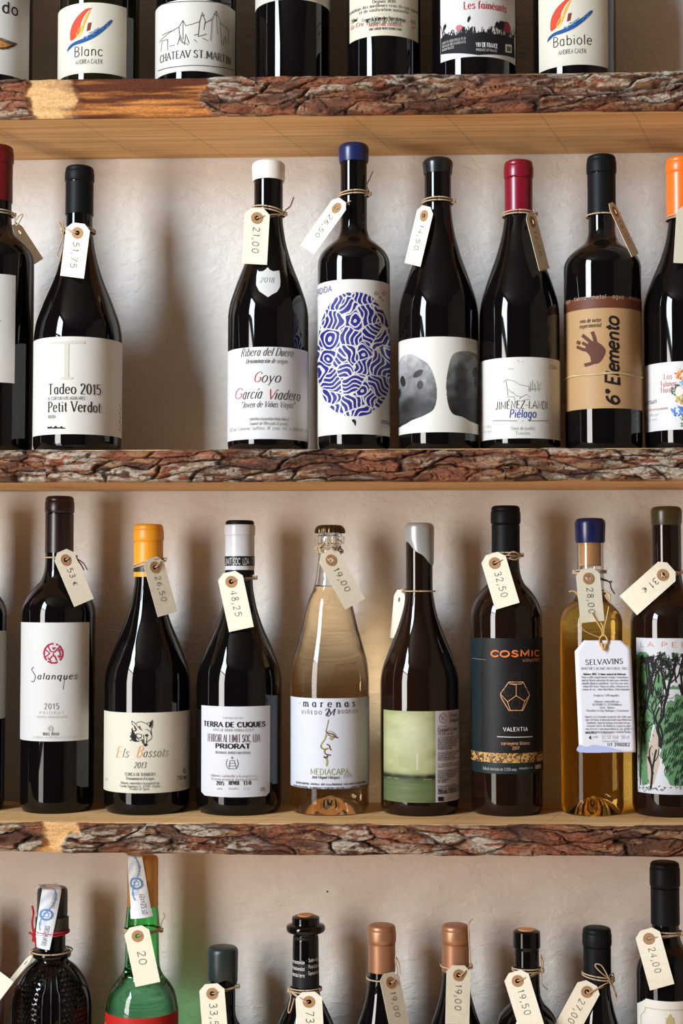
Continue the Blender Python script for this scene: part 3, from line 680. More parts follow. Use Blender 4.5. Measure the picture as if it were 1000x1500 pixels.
def calek(b, x, word, wx0, wx1, dy):
    p = Print(b, .0006); X = lambda q: [(a+x, c+dy) for a, c in q]
    p.poly(X([(48, 10), (42, 14), (36, 22), (31, 34), (17+13, 46), (18, 58), (16, 50), (18, 38), (24, 26), (33, 16), (40, 11)]), ink((196, 68, 44)), True)
    p.poly(X([(46, 12), (38, 22), (33, 36), (29, 46), (33, 44), (37, 34), (42, 22)]), ink((232, 160, 60)), True)
    p.poly(X([(26, 47), (32, 36), (36, 36), (32, 48), (26, 54)]), ink((240, 196, 92)), True)
    p.poly(X([(42, 32), (47, 31), (45, 42), (40, 44)]), ink((118, 50, 32)))
    p.poly(X([(12, 74), (14, 67), (22, 60), (36, 54), (50, 46), (62, 38), (74, 28), (77, 29), (72, 36), (60, 47), (48, 55), (34, 61), (22, 65), (15, 71)]), ink((30, 76, 128)), True)
    for i in range(18):
        rx = random.Random(i).uniform(30, 70); ry = 58-(rx-30)*.6+random.Random(i+50).uniform(-3, 3); p.line(X([(rx, ry), (rx+3, ry-2)]), .9, ink((90, 140, 190)), dz=.0002)
    p.text(word, wx0, wx1, 82+dy, 14.5, BLK, 'sans', .075); 
    p.text('ANDREA CALEK', wx0+(2 if word == 'Blanc' else 8), wx1+(0 if word == 'Blanc' else -8), 93+dy, 6.6, BLK, 'sans', .07)
    return p
b = bottle('dark olive bottle, cream label with painted sail, left of the castle sketch label', 0, 145, 60, Y1, top_burg(145, 59), GOl)
label(b, 87, 185, 4, 107, CREAM); calek(b, 87, 'Blanc', 109, 150, 2).build(b.e); capsule(b, -285, -262, -200, 22, 21, black_cap)
b = bottle('dark bottle whose cream label shows a castle sketch, top row', 0, 287, 60, Y1, top_burg(287, 59))
label(b, 229, 344, -1, 104, (222, 216, 204)); p = Print(b, .0006); th = .8
p.line([(231, 9), (250, 4), (287, 2), (325, 4), (342, 8)], .9, BLK, True); p.line([(232, 104), (250, 99), (287, 96), (325, 99), (342, 103)], .9, BLK, True)
p.text('CHATEAV ST.MARTIN', 235, 337, 93, 11, DGR, 'serif', .14)
for L_ in ([(234, 62), (262, 40), (268, 30), (272, 38), (280, 36)], [(262, 40), (264, 60), (276, 66)], [(268, 30), (268, 58)], [(280, 36), (292, 32), (296, 18), (300, 32), (298, 44)], [(292, 32), (290, 54), (302, 50)],
           [(300, 34), (310, 28), (316, 16), (322, 30), (324, 66)], [(310, 28), (308, 60)], [(316, 16), (318, 50)], [(322, 34), (334, 44), (334, 64)], [(236, 76), (238, 60), (246, 58), (246, 74)], [(238, 52), (256, 44)],
           [(260, 66), (264, 52), (268, 64)], [(270, 66), (272, 50), (277, 64)], [(284, 52), (290, 50)], [(284, 58), (288, 62)], [(296, 56), (304, 60)], [(326, 66), (328, 54), (332, 64)], [(248, 68), (256, 66)], [(312, 20), (318, 24)], [(294, 24), (299, 22)]):
    p.line(L_, th, DGR)
p.build(b.e); capsule(b, -285, -262, -200, 22, 21, black_cap)
b = bottle('black bottle showing bare glass below its high label, third gap of top row', 0, 428.5, 60, Y1, top_bord(428, 54.5)); label(b, 374, 483, -120, -1, (214, 206, 190)); capsule(b, -303, -280, -215, 21, 20, black_cap)
b = bottle('black bottle with densely printed cream label, top row centre', 0, 562, 60, Y1, top_bord(562, 54)); label(b, 512, 612, -80, 52, (226, 214, 190)); p = Print(b, .0006)
micro(p, ['Depuis 1810', 'Assemblage des meilleurs crus de nos vignobles', 'et de vinification naturelle', '- · · -', 'Grand Vin de Bordeaux', 'Produit de France'], 524, 600, 4, 6.1, 4.6, BLK, .13, 'serif', center=True)
p.text('MIS EN BOUTEILLE AU CHATEAU', 536, 592, 33.5, 5, BLK, 'serif', .12); p.text('PROPRIETAIRE A BORDEAUX', 540, 588, 40, 3.8, RED, 'serif', .12); p.text('SAINT-LAURENT-MEDOC GIRONDE FRANCE', 540, 588, 45.5, 3.6, BLK, 'serif', .11); p.text('750ml', 514, 523, 36, 5.5, BLK, 'script', .15, .3); p.text('Gr Cru', 514, 532, 45, 6, RED, 'script', .15, .3); p.text('13%', 601, 608, 34, 5, BLK, 'sans', .12); p.text('vol', 602, 607, 41, 4, RED, 'sans', .12)
p.build(b.e); capsule(b, -303, -280, -215, 21, 20, black_cap)
b = bottle('black bottle whose white label ends in dark meadow grass and pink flowers', 0, 694, 60, Y1, top_burg(694, 62)); label(b, 645, 754, -60, 83, (222, 216, 210)); p = Print(b, .0006)
p.text('Les fainéants', 679, 741, 14, 11, RED, 'serif', .13); rg = random.Random(4)
K = ink((24, 21, 22)); p.poly([(646, 57), (654, 50), (664, 53), (676, 48), (690, 50), (705, 47), (720, 50), (738, 52), (752, 58), (753, 86), (700, 81), (646, 80)], K)
for i in range(110):
    x = rg.uniform(647, 752); h = rg.uniform(4, 20); l = rg.uniform(-5, 5); p.line([(x, 58), (x+l*.3, 58-h*.6), (x+l, 58-h)], rg.uniform(.7, 1.8), K)
for x, y in ((686, 26), (726, 34), (651, 38), (744, 44)):
    p.poly([(x-2, y+6), (x-1, y), (x+2, y-3), (x+3, y+1), (x, y+7)], K)
p.poly([(668, 42), (671, 37), (677, 38), (676, 43), (671, 46)], ink((186, 106, 112)), True, dz=.0002); p.poly([(736, 40), (738, 32), (744, 34), (747, 44), (742, 49)], ink((150, 44, 58)), True, dz=.0002); p.poly([(727, 40), (732, 31), (738, 34), (736, 42), (730, 44)], K, True, dz=.0003)
p.text('VIN DE FRANCE', 697, 728, 69, 6.5, WHT, 'sans', .12, dz=.0003); p.text('PRODUCE OF FRANCE', 697, 727, 75, 3.6, LG, 'sans', .14, dz=.0003); micro(p, ['MISE EN BOUTEILLE PAR', 'DOMAINE DES FAINEANTS', '84400 FRANCE'], 648, 682, 66, 5, 3.6, LG, .14)
p.poly([(739, 65), (748, 66), (748, 78), (739, 77)], WHT, dz=.0003); p.poly([(741, 68), (747, 69), (747, 76), (741, 75)], ink((90, 110, 80)), dz=.0004)
p.build(b.e); capsule(b, -285, -262, -200, 22, 21, black_cap)
b = bottle('black bottle, cream label with painted sail, last on the right of the top row', 0, 841, 60, Y1, top_burg(841, 60)); label(b, 789, 890, -14, 95, CREAM); calek(b, 790, 'Babiole', 810, 866, -12).build(b.e); capsule(b, -285, -262, -200, 22, 21, black_cap)
# ================================================================== SECOND ROW
Y2 = -.092; YB2 = 669
b = bottle('dark bottle with deep red capsule cut by the left edge', 1, -5, 500, Y2, bord(217, 19.5, 318, 385, 53, YB2)); bL2 = b
label(b, -60, 22, 401, 560, (214, 208, 202)); capsule(b, 215, 240, 297, 21.5, 20.7, mat('wine_red_capsule', s2l((96, 4, 16)), .35), 'red_capsule')
p = Print(b, .0006); p.text('-', -6, 2, 473, 8, BLK, 'sans', .12); p.build(b.e)
b = bottle('dark bottle with big pale letter T on white label, left of the empty gap', 1, 114, 560, -.098, burg(247, 19.5, 330, 500, 64, YB2), knurl=True); bTad = b
label(b, 48, 180, 493, 636, (226, 220, 210)); capsule(b, 245, 267, 316, 21, 20.3, black_cap); p = Print(b, .0006)
p.text('T', 72, 126, 556, 54, ink((192, 187, 174)), 'serif', .12)
p.text('Tadeo 2015', 71, 147, 578, 15, BLK, 'serif', .12); p.text('EL CORTIJO LOS AGUILARES', 71, 124, 586.5, 4.5, GRY, 'sans', .12); p.text('Petit Verdot', 71, 147, 604, 15, BLK, 'serif', .12); p.text('RONDA', 71, 82, 613, 4.5, GRY, 'sans', .12)
p.poly([(70, 628), (70, 625), (74, 625.5), (75, 624), (78, 627), (80, 625), (82, 623.5), (84, 626), (88, 626), (90, 624), (93, 626.5), (96, 627), (96, 628)], BLK)
for i in range(7): p.line([(174.5+i % 2, 592+i*6), (174.8+i % 2, 595+i*6)], 2, BLK)
p.build(b.e)
b = bottle('white wax topped bottle with shield sticker and white script label in red and black', 1, 392.5, 560, Y2, burg(240, 21, 318, 468, 59, YB2), knurl=True); bGoy = b
wax(b, 238, 266, 24, mat('white_wax', s2l((226, 220, 208)), .4), 1); label(b, 332, 453, 508, 643, (224, 222, 220)); p = Print(b, .0006)
SC = dict(style='script', w=.085, slant=.32)
p.text('Ribera del Duero', 353, 428, 523, 12, DGR, **SC); p.text('Denominación de origen', 360, 420, 533, 7, DGR, **SC)
p.text('G', 371, 381, 560, 15, RED, **SC); p.text('oyo', 382, 409, 560, 15, BLK, **SC)
p.text('G', 344, 354, 585, 15, RED, **SC); p.text('arcía', 355, 382, 585, 15, BLK, **SC); p.text('V', 391, 401, 585, 15, RED, **SC); p.text('iadero', 401, 438, 585, 15, BLK, **SC)
p.text('"Joven de Viñas Viejas"', 353, 430, 598, 9, DGR, **SC); p.text('Embotellado en la propiedad por Viñedos Viadero S.L.', 365, 423, 616, 4.5, GRY, **SC); p.text('Gumiel de Mercado (España)', 365, 420, 623, 5, GRY, **SC); p.text('13% Vol  Contiene Sulfitos  Nº Lote  R.E. nº 8236-BU  750 ml', 337, 450, 633, 5, GRY, **SC)
p.build(b.e)
def shield(PX, PY): return inpoly(PX, PY, [(370, 394), (374, 397), (381, 397), (386, 395), (391, 391), (396, 395), (402, 397), (410, 396), (415, 395), (414, 410), (412, 420), (406, 428), (398, 432), (392, 436), (386, 432), (378, 427), (372, 418), (370.5, 408)])
label(b, 366, 419, 390, 437, (224, 222, 216), shape=shield, fn=lambda PX, PY, c: np.broadcast_to(c, PX.shape+(3,)), name='shield_sticker', off=.0003)
p = Print(b, .0006); p.text('2018', 380, 401, 414, 8, GRY, **SC); p.build(b.e, 'vintage_print')
# Perdida: blue labyrinth disc
b = bottle('blue wax topped bottle with white label filled by a blue maze oval', 1, 518, 540, Y2, bord(214, 19.5, 330, 388, 53, YB2), knurl=True); bPer = b
wax(b, 212, 239, 22, mat('navy_wax', s2l((24, 34, 80)), .3), 1)
def maze(PX, PY, c):
    C = np.broadcast_to(c, PX.shape+(3,)).copy(); e = ((PX-519)/52.5)**2+((PY-519)/90.5)**2
    sq = (np.abs((PX-519)/54)**2.4+np.abs((PY-519)/91)**2.4) < 1
    qx = (PX+5*(fbm(PX/18, PY/18, 3, 2)-.5)*2)/25; qy = (PY+5*(fbm(PX/18, PY/18, 9, 2)-.5)*2)/25
    f1, f2, ci = voro(qx, qy, 41); an = hsh(ci, ci*0, 77)*6.28; kd = hsh(ci, ci*0, 99)
    xx = (PX-519)*np.cos(an)+(PY-519)*np.sin(an); yy = -(PX-519)*np.sin(an)+(PY-519)*np.cos(an)
    wv = 2.6*np.sin(yy/4.2+an)+5*(vn(PX/11, PY/11, 12)-.5)
    ph = np.where(kd < .3, f1*25/6.6*6.28, (xx+wv)/6.8*6.28); f = np.sin(ph)
    ln = (f > .60) | (f2-f1 < .06)
    blue = np.array(s2l((38, 36, 124)))*(.8+.35*vn(PX/7, PY/9, 5))[..., None]
    C[sq] = blue[sq]; C[sq & ln] = c; return C
label(b, 464, 573, 409, 636, (224, 219, 212), fn=maze, du=.0004); p = Print(b, .0006); NV = ink((50, 48, 120))
ua, ub = b.uv(467, 427), b.uv(486, 427); p.text('PERDIDA', None, None, 0, 8.5, NV, 'sans', .11, origin=(ub[0]-(ub[0]-ua[0])*1.45, ub[1]), length=(ub[0]-ua[0])*1.45)
for x, y, s in ((550, 430, 2.6), (562, 430, 3), (556, 436, 1.2), (560, 440, 1.2)): p.line([(x-s, y), (x, y-s), (x+s, y), (x, y+s), (x-s, y)], .7, BLK)
p.poly([(515, 616), (518, 614), (521, 617), (520, 624), (518, 620)], BLK, True); p.text('O POUSADOIRO', 558, 590, 621, 6, DGR, 'sans', .11); p.text('vino tinto', 558, 580, 626, 3.5, GRY)
p.build(b.e)
# stone masks
b = bottle('black wax topped bottle with two grey stone faces on its label', 1, 642, 560, Y2, burg(235, 19.5, 300, 466, 58.5, YB2), knurl=True); bMas = b
wax(b, 233, 256, 21.5, mat('black_wax', (.01, .01, .012), .25), 2.5)
m1 = catmull([(592, 516), (604, 516), (616, 524), (628, 534), (636, 552), (640, 575), (636, 598), (622, 608), (604, 614), (592, 619), (582, 614), (582, 540), (586, 522), (592, 516)], 4)
m2 = catmull([(676, 513), (692, 513), (700, 520), (702, 560), (702, 612), (690, 616), (676, 610), (662, 606), (655, 590), (653, 560), (658, 530), (664, 518), (676, 513)], 4)
def masks(PX, PY, c):
    C = np.broadcast_to(c, PX.shape+(3,)).copy(); n = fbm(PX/9, PY/9, 7, 4); sp = vn(PX*1.6, PY*1.6, 9)
    for poly, l, sh in ((m1, 0, (608, 592, 22, 14)), (m2, 1, (674, 560, 10, 30))):
        k = inpoly(PX, PY, poly); tt = np.clip((PY-515)/105, 0, 1); g = (.46*(1-tt)**1.7+.022)*(.35+1.25*n)+.09*(sp-.5)*(1-.5*tt)
        if l: g *= .5
        d = ((PX-sh[0])/sh[2])**2+((PY-sh[1])/sh[3])**2; g = g*(.35+.65*sstep(.2, 1.6, d)); g = np.clip(g, .01, .7); C[k] = np.stack([g, g*.98, g*.96], -1)[k]
    for cx, cy, rx, ry, a in ((613, 546, 8, 4.5, -.6), (616, 563, 4.5, 6.5, .1), (591, 554, 3.6, 8.5, -.2), (586, 570, 2.2, 7, 0), (694, 541, 3.6, 8, .2), (695, 556, 2, 7, 0)):
        dx, dy = PX-cx, PY-cy; xx = dx*math.cos(a)+dy*math.sin(a); yy = -dx*math.sin(a)+dy*math.cos(a); C[(xx/rx)**2+(yy/ry)**2 < 1] = .02
    return C
label(b, 583, 701, 493, 633, (226, 222, 212), fn=masks)
# Jimenez
b = bottle('bottle with shiny red capsule and a pencil farm sketch label', 1, 761, 560, Y2, burg(239, 19.5, 300, 466, 58.5, YB2), knurl=True); bJim = b
capsule(b, 237, 262, 326, 21.3, 20.4, mat('cherry_capsule', s2l((122, 12, 32)), .28), 'red_capsule'); label(b, 702, 821, 523, 642, (224, 220, 212)); p = Print(b, .0006)
for L_ in ([(737, 560), (742, 556), (752, 558), (762, 564), (774, 566)], [(741, 558), (744, 580)], [(774, 566), (774, 574)], [(776, 560), (776, 574)], [(779, 557), (779, 572)], [(782, 561), (783, 574)], [(786, 558), (788, 574)], [(774, 570), (792, 570)], [(792, 560), (788, 566)],
           [(750, 574), (756, 580), (764, 582)], [(742, 582), (752, 581), (754, 586)], [(760, 584), (770, 578), (776, 582)], [(744, 570), (750, 576)], [(766, 586), (776, 585)], [(757, 528), (760, 529)], [(764, 530), (766, 530)], [(744, 540), (752, 541)]): p.line(L_, .6, GRY)
p.text('JIMÉNEZ-LANDI', 726, 801, 600, 11, BLK, 'hand', .075, .06, jit=.02); p.text('Piélago', 746, 784, 612, 12, ink((36, 60, 140)), 'hand', .1, .12)
p.line([(722, 616.5), (757, 616.8)], .7, DGR); p.line([(773, 616.8), (803, 616.5)], .7, DGR); p.line([(764.6, 616.3), (765.6, 616.5)], 1, DGR)
p.text('Vinos de pueblo', 748, 782, 630, 5, LG, 'hand', .09); p.text('Toledo', 754, 775, 637, 5, LG, 'hand', .09); p.text('Méntrida', 703, 720, 630, 4.5, LG); p.text('750 ml', 706, 720, 636, 4.5, LG); p.text('2014', 803, 814, 540, 6, DGR, 'hand', .09, .1); p.build(b.e)
# Elemento
b = bottle('bottle in kraft paper label with brown hand print and brush lettering', 1, 883, 540, Y2, bord(231, 19.5, 337, 393, 56, YB2), knurl=True); bEle = b
capsule(b, 229, 255, 317, 21.3, 20.5, black_cap)
label(b, 826, 939, 434, 598, (186, 146, 100), fn=lambda PX, PY, c: (c*(.92+.16*fbm(PX*.7, PY*1.2, 4, 3))[..., None])*(1-(PY < 451)[..., None]) + np.array(s2l((104, 54, 34)))*(PY < 451)[..., None]*(.85+.3*fbm(PX/6, PY/4, 6))[..., None], rough=.75)
p = Print(b, .0006); KB = ink((28, 16, 14)); HB = ink((88, 50, 38))
p.text('fuego · tierra · metal · agua · madera', 827, 936, 447, 6, ink((190, 160, 130)), 'hand', .1)
p.text('vino de autor', 849, 880, 474, 6, KB, 'hand', .1, .1); p.text('experimental', 849, 880, 481.5, 6, KB, 'hand', .1, .1)
p.poly([(857, 512), (862, 502), (870, 500), (879, 504), (886, 512), (885, 520), (879, 530), (872, 533), (866, 530), (864, 522)], HB, True)
for L_, w in (([(873, 505), (870, 494), (867, 486)], 5), ([(868, 504), (860, 497), (853, 491)], 5.2), ([(864, 508), (856, 504), (853, 502)], 4.6), ([(850, 503), (845, 501)], 5), ([(864, 514), (854, 512), (845, 508)], 4.6), ([(871, 530), (864, 533), (856, 535)], 5)): p.line(L_, w, HB, True, dz=.0001)
o0 = b.uv(906, 594); o1 = b.uv(906, 465)
p.text("6° Elemento", None, None, 0, 19, KB, 'hand', .19, .2, jit=.03, gap=.3, rot=math.pi/2, origin=o0, length=o1[1]-o0[1]); p.build(b.e)
v_, f_ = [], []
for dzz in (0, .0012, -.001):
    pts = []
    for k in range(41):
        a = -1.75+3.5*k/40; z = b.uv(883, 548)[1]+dzz*math.sin(a*2.1+dzz*900)+.0006*math.sin(a*5); r = b.R+.0012; pts.append((math.sin(a)*r, -math.cos(a)*r, z))
    tube(v_, f_, pts, .00035, 5)
mesh('label_string', v_, f_, mat('thin_string', s2l((200, 176, 132)), .9), b.e, smooth=True)
# Orange
b = bottle('bottle with orange capsule and flower collage label at the right edge', 1, 1001, 560, Y2, burg(234, 19.5, 322, 455, 57, YB2), knurl=True); bOra = b
capsule(b, 232, 254, 320, 22.5, 22, mat('orange_capsule', s2l((232, 108, 30)), .3), 'orange_capsule'); label(b, 944, 1060, 529, 629, (224, 220, 218)); p = Print(b, .0006)
rg = random.Random(8)
for cols, cx, cy, rx, ry, n in (([(226, 140, 60), (236, 170, 80), (206, 96, 50)], 998, 548, 11, 8, 60), ([(60, 84, 60), (84, 104, 84)], 992, 572, 9, 9, 50), ([(226, 200, 90), (200, 170, 70), (150, 120, 60)], 998, 584, 9, 9, 50), ([(60, 100, 180), (80, 130, 200)], 993, 602, 11, 7, 40), ([(90, 130, 80)], 999, 616, 3, 10, 20), ([(120, 170, 210)], 1000, 560, 5, 4, 12)):
    for i in range(n):
        a = rg.uniform(0, 6.28); q = rg.random()**.5; x = cx+rx*q*math.cos(a); y = cy+ry*q*math.sin(a); s = rg.uniform(.9, 2)
        p.poly([(x-s, y), (x, y-s*.8), (x+s, y), (x, y+s)], ink(rg.choice(cols)), dz=.00002*i/5)
p.poly([(989, 574), (992, 567), (998, 567), (1001, 574), (997, 580), (991, 580)], ink((230, 210, 200)), True, dz=.0006)
RP = ink((190, 96, 88)); p.text('Los', 972, 984, 556, 8, RP, 'hand', .08); p.text('Fulanos', 968, 990, 567, 8, RP, 'hand', .08); p.text('Flores', 968, 986, 576, 8, RP, 'hand', .08); p.text('MONTSANT', 946, 962, 594, 5, DGR, 'sans', .12); p.text('Embotellado en la propiedad', 946, 978, 604, 3.6, RP); p.text('Alc. 14% vol', 946, 964, 612, 3.6, GRY); p.text('750 ml', 946, 962, 619, 3.6, GRY)
p.build(b.e)
# ================================================================== THIRD ROW
Y3 = -.058; YB3 = 1192
b = bottle('dark bottle mostly out of the left edge on the third row', 2, -46, 1050, Y3, bord(740, 20, 830, 900, 53, YB3)); label(b, -100, 8, 925, 1056, (176, 166, 152)); capsule(b, 738, 762, 800, 21, 20, black_cap)
b = bottle('tall dark bottle whose white label carries a crimson ring emblem', 2, 84.5, 1050, Y3, bord(729, 20, 822, 900, 53.5, YB3), knurl=True); bSal = b
capsule(b, 727, 751, 810, 21, 20.6, mat('black_cherry_capsule', (.016, .005, .006), .3)); label(b, 31, 130, 912, 1086, (218, 216, 212)); p = Print(b, .0006); CR = ink((160, 36, 70))
import math as _m
for k in range(0, 40):
    if k in (5, 6, 14, 30, 31, 33): continue
    a = 2*_m.pi*k/40; a2 = a+.17; p.line([(78+13.4*_m.cos(a), 957+14.2*_m.sin(a)), (78+13.4*_m.cos(a2), 957+14.2*_m.sin(a2))], 2.1+(k % 3)*.3, CR)
for L_ in ([(70, 946), (74, 954), (80, 955), (86, 948)], [(77, 948), (78, 951), (81, 948)], [(67, 952), (73, 957), (67, 962)], [(72, 967), (76, 961), (80, 961), (83, 968)], [(84, 954), (89, 951)], [(84, 961), (90, 962)], [(86, 950), (88, 958), (86, 964)], [(70, 963), (75, 969)], [(78, 956), (78, 961)]): p.line(L_, 1.7, CR)
p.text('alanques', 55, 112, 995, 9.5, BLK, 'script', .13, .2, gap=2.4); p.line([(50, 977), (47, 981), (52, 990), (50, 998), (46, 998)], .9, BLK, True); p.line([(94, 994), (93, 1002), (92, 1010)], .6, BLK)
p.text('2015', 65, 86, 1038.5, 8, GRY, 'sans', .1, gap=2.6); p.text('PRIORAT', 58, 94, 1046, 4, LG, 'sans', .1, gap=4); p.text('DENOMINACIÓ D\'ORIGEN QUALIFICADA', 55, 98, 1051.5, 3, LG)
p.line([(74+3*_m.cos(i), 1067+3*_m.sin(i)) for i in range(0, 8)], 2.6, LG); p.text('mas doix', 63, 86, 1077, 6, GRY, 'sans', .12, gap=2.5); p.text('ELABORAT I EMBOTELLAT A LA PROPIETAT', 48, 120, 1081, 2.8, LG); p.build(b.e)
# Els Bassots
b = bottle('yellow capsuled bottle with fox head drawing on cream label', 2, 215.5, 1100, Y3, burg(770, 19.5, 845, 1000, 62.5, YB3), knurl=True); bBas = b
YC = mat('yellow_capsule', s2l((222, 146, 30)), .38); capsule(b, 768, 792, 829, 22, 21.6, YC, 'yellow_capsule')
revolve('capsule_band', px_prof(b, [(838, 20.6), (838, 21.5), (829, 21.6), (829, 20.6)]), mat('band', (.012, .011, .011), .4), b.e)
revolve('lower_band', px_prof(b, [(845, 20.6), (845, 21.5), (838, 21.5), (838, 20.6)]), YC, b.e)
label(b, 152, 277, 1044, 1162, (226, 218, 198)); p = Print(b, .0006)
FX = [([(194, 1062), (193, 1056), (198, 1060), (203, 1066)]), ([(222, 1066), (215, 1060), (220, 1058), (223, 1055), (223, 1063), (221, 1070), (222, 1080), (219, 1084)]), ([(196, 1063), (199, 1069), (197, 1066)]), ([(200, 1080), (204, 1084), (209, 1085), (210, 1090)]), ([(213, 1090), (216, 1086), (220, 1083)]),
      ([(200, 1075), (207, 1076), (206, 1081), (201, 1080), (200, 1075)]), ([(198, 1060), (206, 1057), (214, 1060)]), ([(205, 1066), (208, 1070)]), ([(213, 1068), (219, 1071), (221, 1076)]), ([(210, 1076), (211, 1090)]), ([(215, 1078), (214, 1088)]), ([(202, 1082), (206, 1080)])]
for L_ in FX: p.line(L_, .8, DGR, True)
p.poly([(193, 1066), (196, 1072), (199, 1078), (200, 1084), (205, 1086), (196, 1086), (192, 1080), (193, 1074)], BLK, True); p.poly([(195, 1061), (198, 1064), (201, 1069), (198, 1067)], BLK); p.poly([(218, 1066), (219, 1059), (223, 1056), (222, 1063)], BLK)
p.poly([(203, 1064), (205, 1063), (206, 1069), (204, 1068)], DGR); p.poly([(207, 1082), (210, 1084), (211, 1091), (208, 1088)], DGR); p.poly([(210, 1091), (213, 1089), (216, 1090), (214, 1093), (212, 1093)], BLK, True); p.poly([(212, 1077), (215, 1075), (217, 1077), (214, 1079)], BLK, True)
for i in range(26): x = 192+random.Random(i).random()*9; y = 1068+random.Random(i+9).random()*16; p.line([(x, y), (x-3, y+2)], .6, BLK)
p.build(b.e, 'fox_drawing'); p = Print(b, .0006); OR_ = ink((222, 164, 100)); p.text('E', 170, 177, 1109, 16, OR_, 'script', .1, .3); p.text('ls', 179, 188, 1109, 13, GRY, 'script', .08, .3); p.text('B', 199, 207, 1109, 16, OR_, 'script', .1, .3); p.text('assots', 209, 245, 1109, 12.5, DGR, 'script', .065, .3, gap=2)
p.text('2013', 196, 213, 1125, 8.5, DGR, 'script', .09, .25); p.text('CONCA DE BARBERA', 183, 227, 1136, 4.6, GRY, 'serif', .14); p.text("Denominació d'origen", 185, 225, 1142, 4.4, GRY, 'serif', .13)
p.text('Elaborat i embotellat a la propietat per', 177, 233, 1148, 3.6, GRY, 'serif', .13); p.text('Escoda Sanahuja S.L. 43393 - España', 176, 234, 1152.5, 3.6, GRY, 'serif', .13); p.text('Product of Spain', 190, 218, 1157, 3.6, GRY, 'serif', .13); p.build(b.e); p = Print(b, .0006); p.text('750 ml', 258, 272, 1143, 6, BLK, 'serif', .16); p.text('Lot 13', 262, 273, 1152, 4, DGR); p.line([(269, 1125), (271, 1129), (269, 1132), (267, 1129), (270, 1126)], 1.2, BLK); p.text('vol', 154, 159, 1142, 4, DGR); p.build(b.e)
# Terra de Cuques
b = bottle('white and black capped bottle, white label of stacked capital lettering', 2, 350, 1100, Y3, burg(764, 19.5, 852, 1000, 62.5, YB3), knurl=True); bTer = b
WC = mat('white_capsule', s2l((196, 196, 198)), .25); revolve('white_capsule', px_prof(b, [(835, 20.6), (835, 21.6), (829, 21.6), (815, 21.6), (785, 21.4), (784, 22.5), (771, 22.7), (769, 22), (769, 0)]), WC, b.e)
revolve('capsule_top', px_prof(b, [(769.5, 20.2), (766, 21), (764, 20.4), (762.5, 18), (762, 0)]), black_cap, b.e)
revolve('capsule_band', px_prof(b, [(829, 21.7), (829, 21.95), (815, 21.95), (815, 21.7)]), mat('band', (.012, .011, .011), .4), b.e); revolve('lower_band', px_prof(b, [(842, 20.4), (842, 21.4), (835.3, 21.4), (835.3, 20.4)]), black_cap, b.e)
p = Print(b, .0022); p.text('AL LIMIT SOC. LDA. · TERR', 326, 374, 827, 9, WHT, 'sans', .12); p.build(b.e, 'band_lettering')
def clipc(PX, PY): return ~(((PX-295)+(1167-PY) < 4) | ((395-PX)+(1167-PY) < 4))
label(b, 295, 395, 1035, 1168, (216, 216, 220), shape=lambda a, c: clipc(a, c), fn=lambda PX, PY, c: np.broadcast_to(c, PX.shape+(3,)), du=.0008); p = Print(b, .0006)
p.text('Vi de terra de món', 326, 355, 1053, 3.6, LG); p.text('TERRA DE CUQUES', 299, 388, 1063, 7, BLK, 'serif', .3); p.text('VINYES DE TERRER TORROJA ESTEVE', 312, 371, 1070.5, 3.6, LG, 'sans', .14)
p.text('TERROIR AL LIMIT SOC. LDA', 304, 380, 1085.5, 11, ink((84, 44, 52)), 'serif', .075); p.text('PRIORAT', 316, 366, 1095.5, 6.4, BLK, 'serif', .34); p.text('DENOMINACIÓ D\'ORIGEN QUALIFICADA', 316, 366, 1103.5, 3.2, GRY, 'sans', .15)
for L_ in ([(340, 1108), (340, 1112)], [(338, 1110), (342, 1110)], [(337, 1114), (335, 1126), (346, 1126), (343, 1114), (337, 1114)], [(336, 1118), (344, 1118)], [(336, 1122), (345, 1122)], [(333, 1112), (331, 1119), (334, 1126)], [(347, 1112), (349, 1119), (346, 1126)]): p.line(L_, .7, DGR)
p.text('Elaborat i embotellat a la propietat per', 309, 377, 1137, 3.6, LG, 'script', .15, .2); p.text('Al Terroir al Limit de Torroja del Priorat', 309, 376, 1142, 3.6, LG, 'script', .15, .2); p.text('2015', 317, 328, 1149.5, 5.5, BLK, 'serif', .2); p.text('18988', 334.5, 350, 1149.5, 5.5, BLK, 'serif', .2); p.text('13.0', 356, 367, 1149.5, 5.5, BLK, 'serif', .2)
p.text('collita', 318, 326, 1156.5, 3.5, LG); p.text('botelles', 335, 348, 1156.5, 3.5, LG); p.text('% vol', 356, 365, 1156.5, 3.5, LG); p.text('075L', 381, 388, 1159, 5.5, DGR); p.build(b.e)
# Marenas
b = bottle('clear bottle of pale amber wine with crown cap and drawn face profile', 2, 483, 1080, Y3, sil(780, 15.5, 800, 1000, 57.5, [(0,0),(.06,.03),(.3,.19),(.39,.36),(.59,.6),(.74,.8),(.87,.95),(1,1)], YB3), GCl, L_PINK, 859); bMar = b
revolve('glass_lip', px_prof(b, [(812, 15.4), (811, 18.5), (808, 19.5), (805, 18.2), (800, 16.2), (797, 17.5), (796, 21), (790, 22), (786, 21), (785, 18), (781, 15), (781, 9), (812, 9.5), (812, 15.4)]), GCl, b.e, 64)
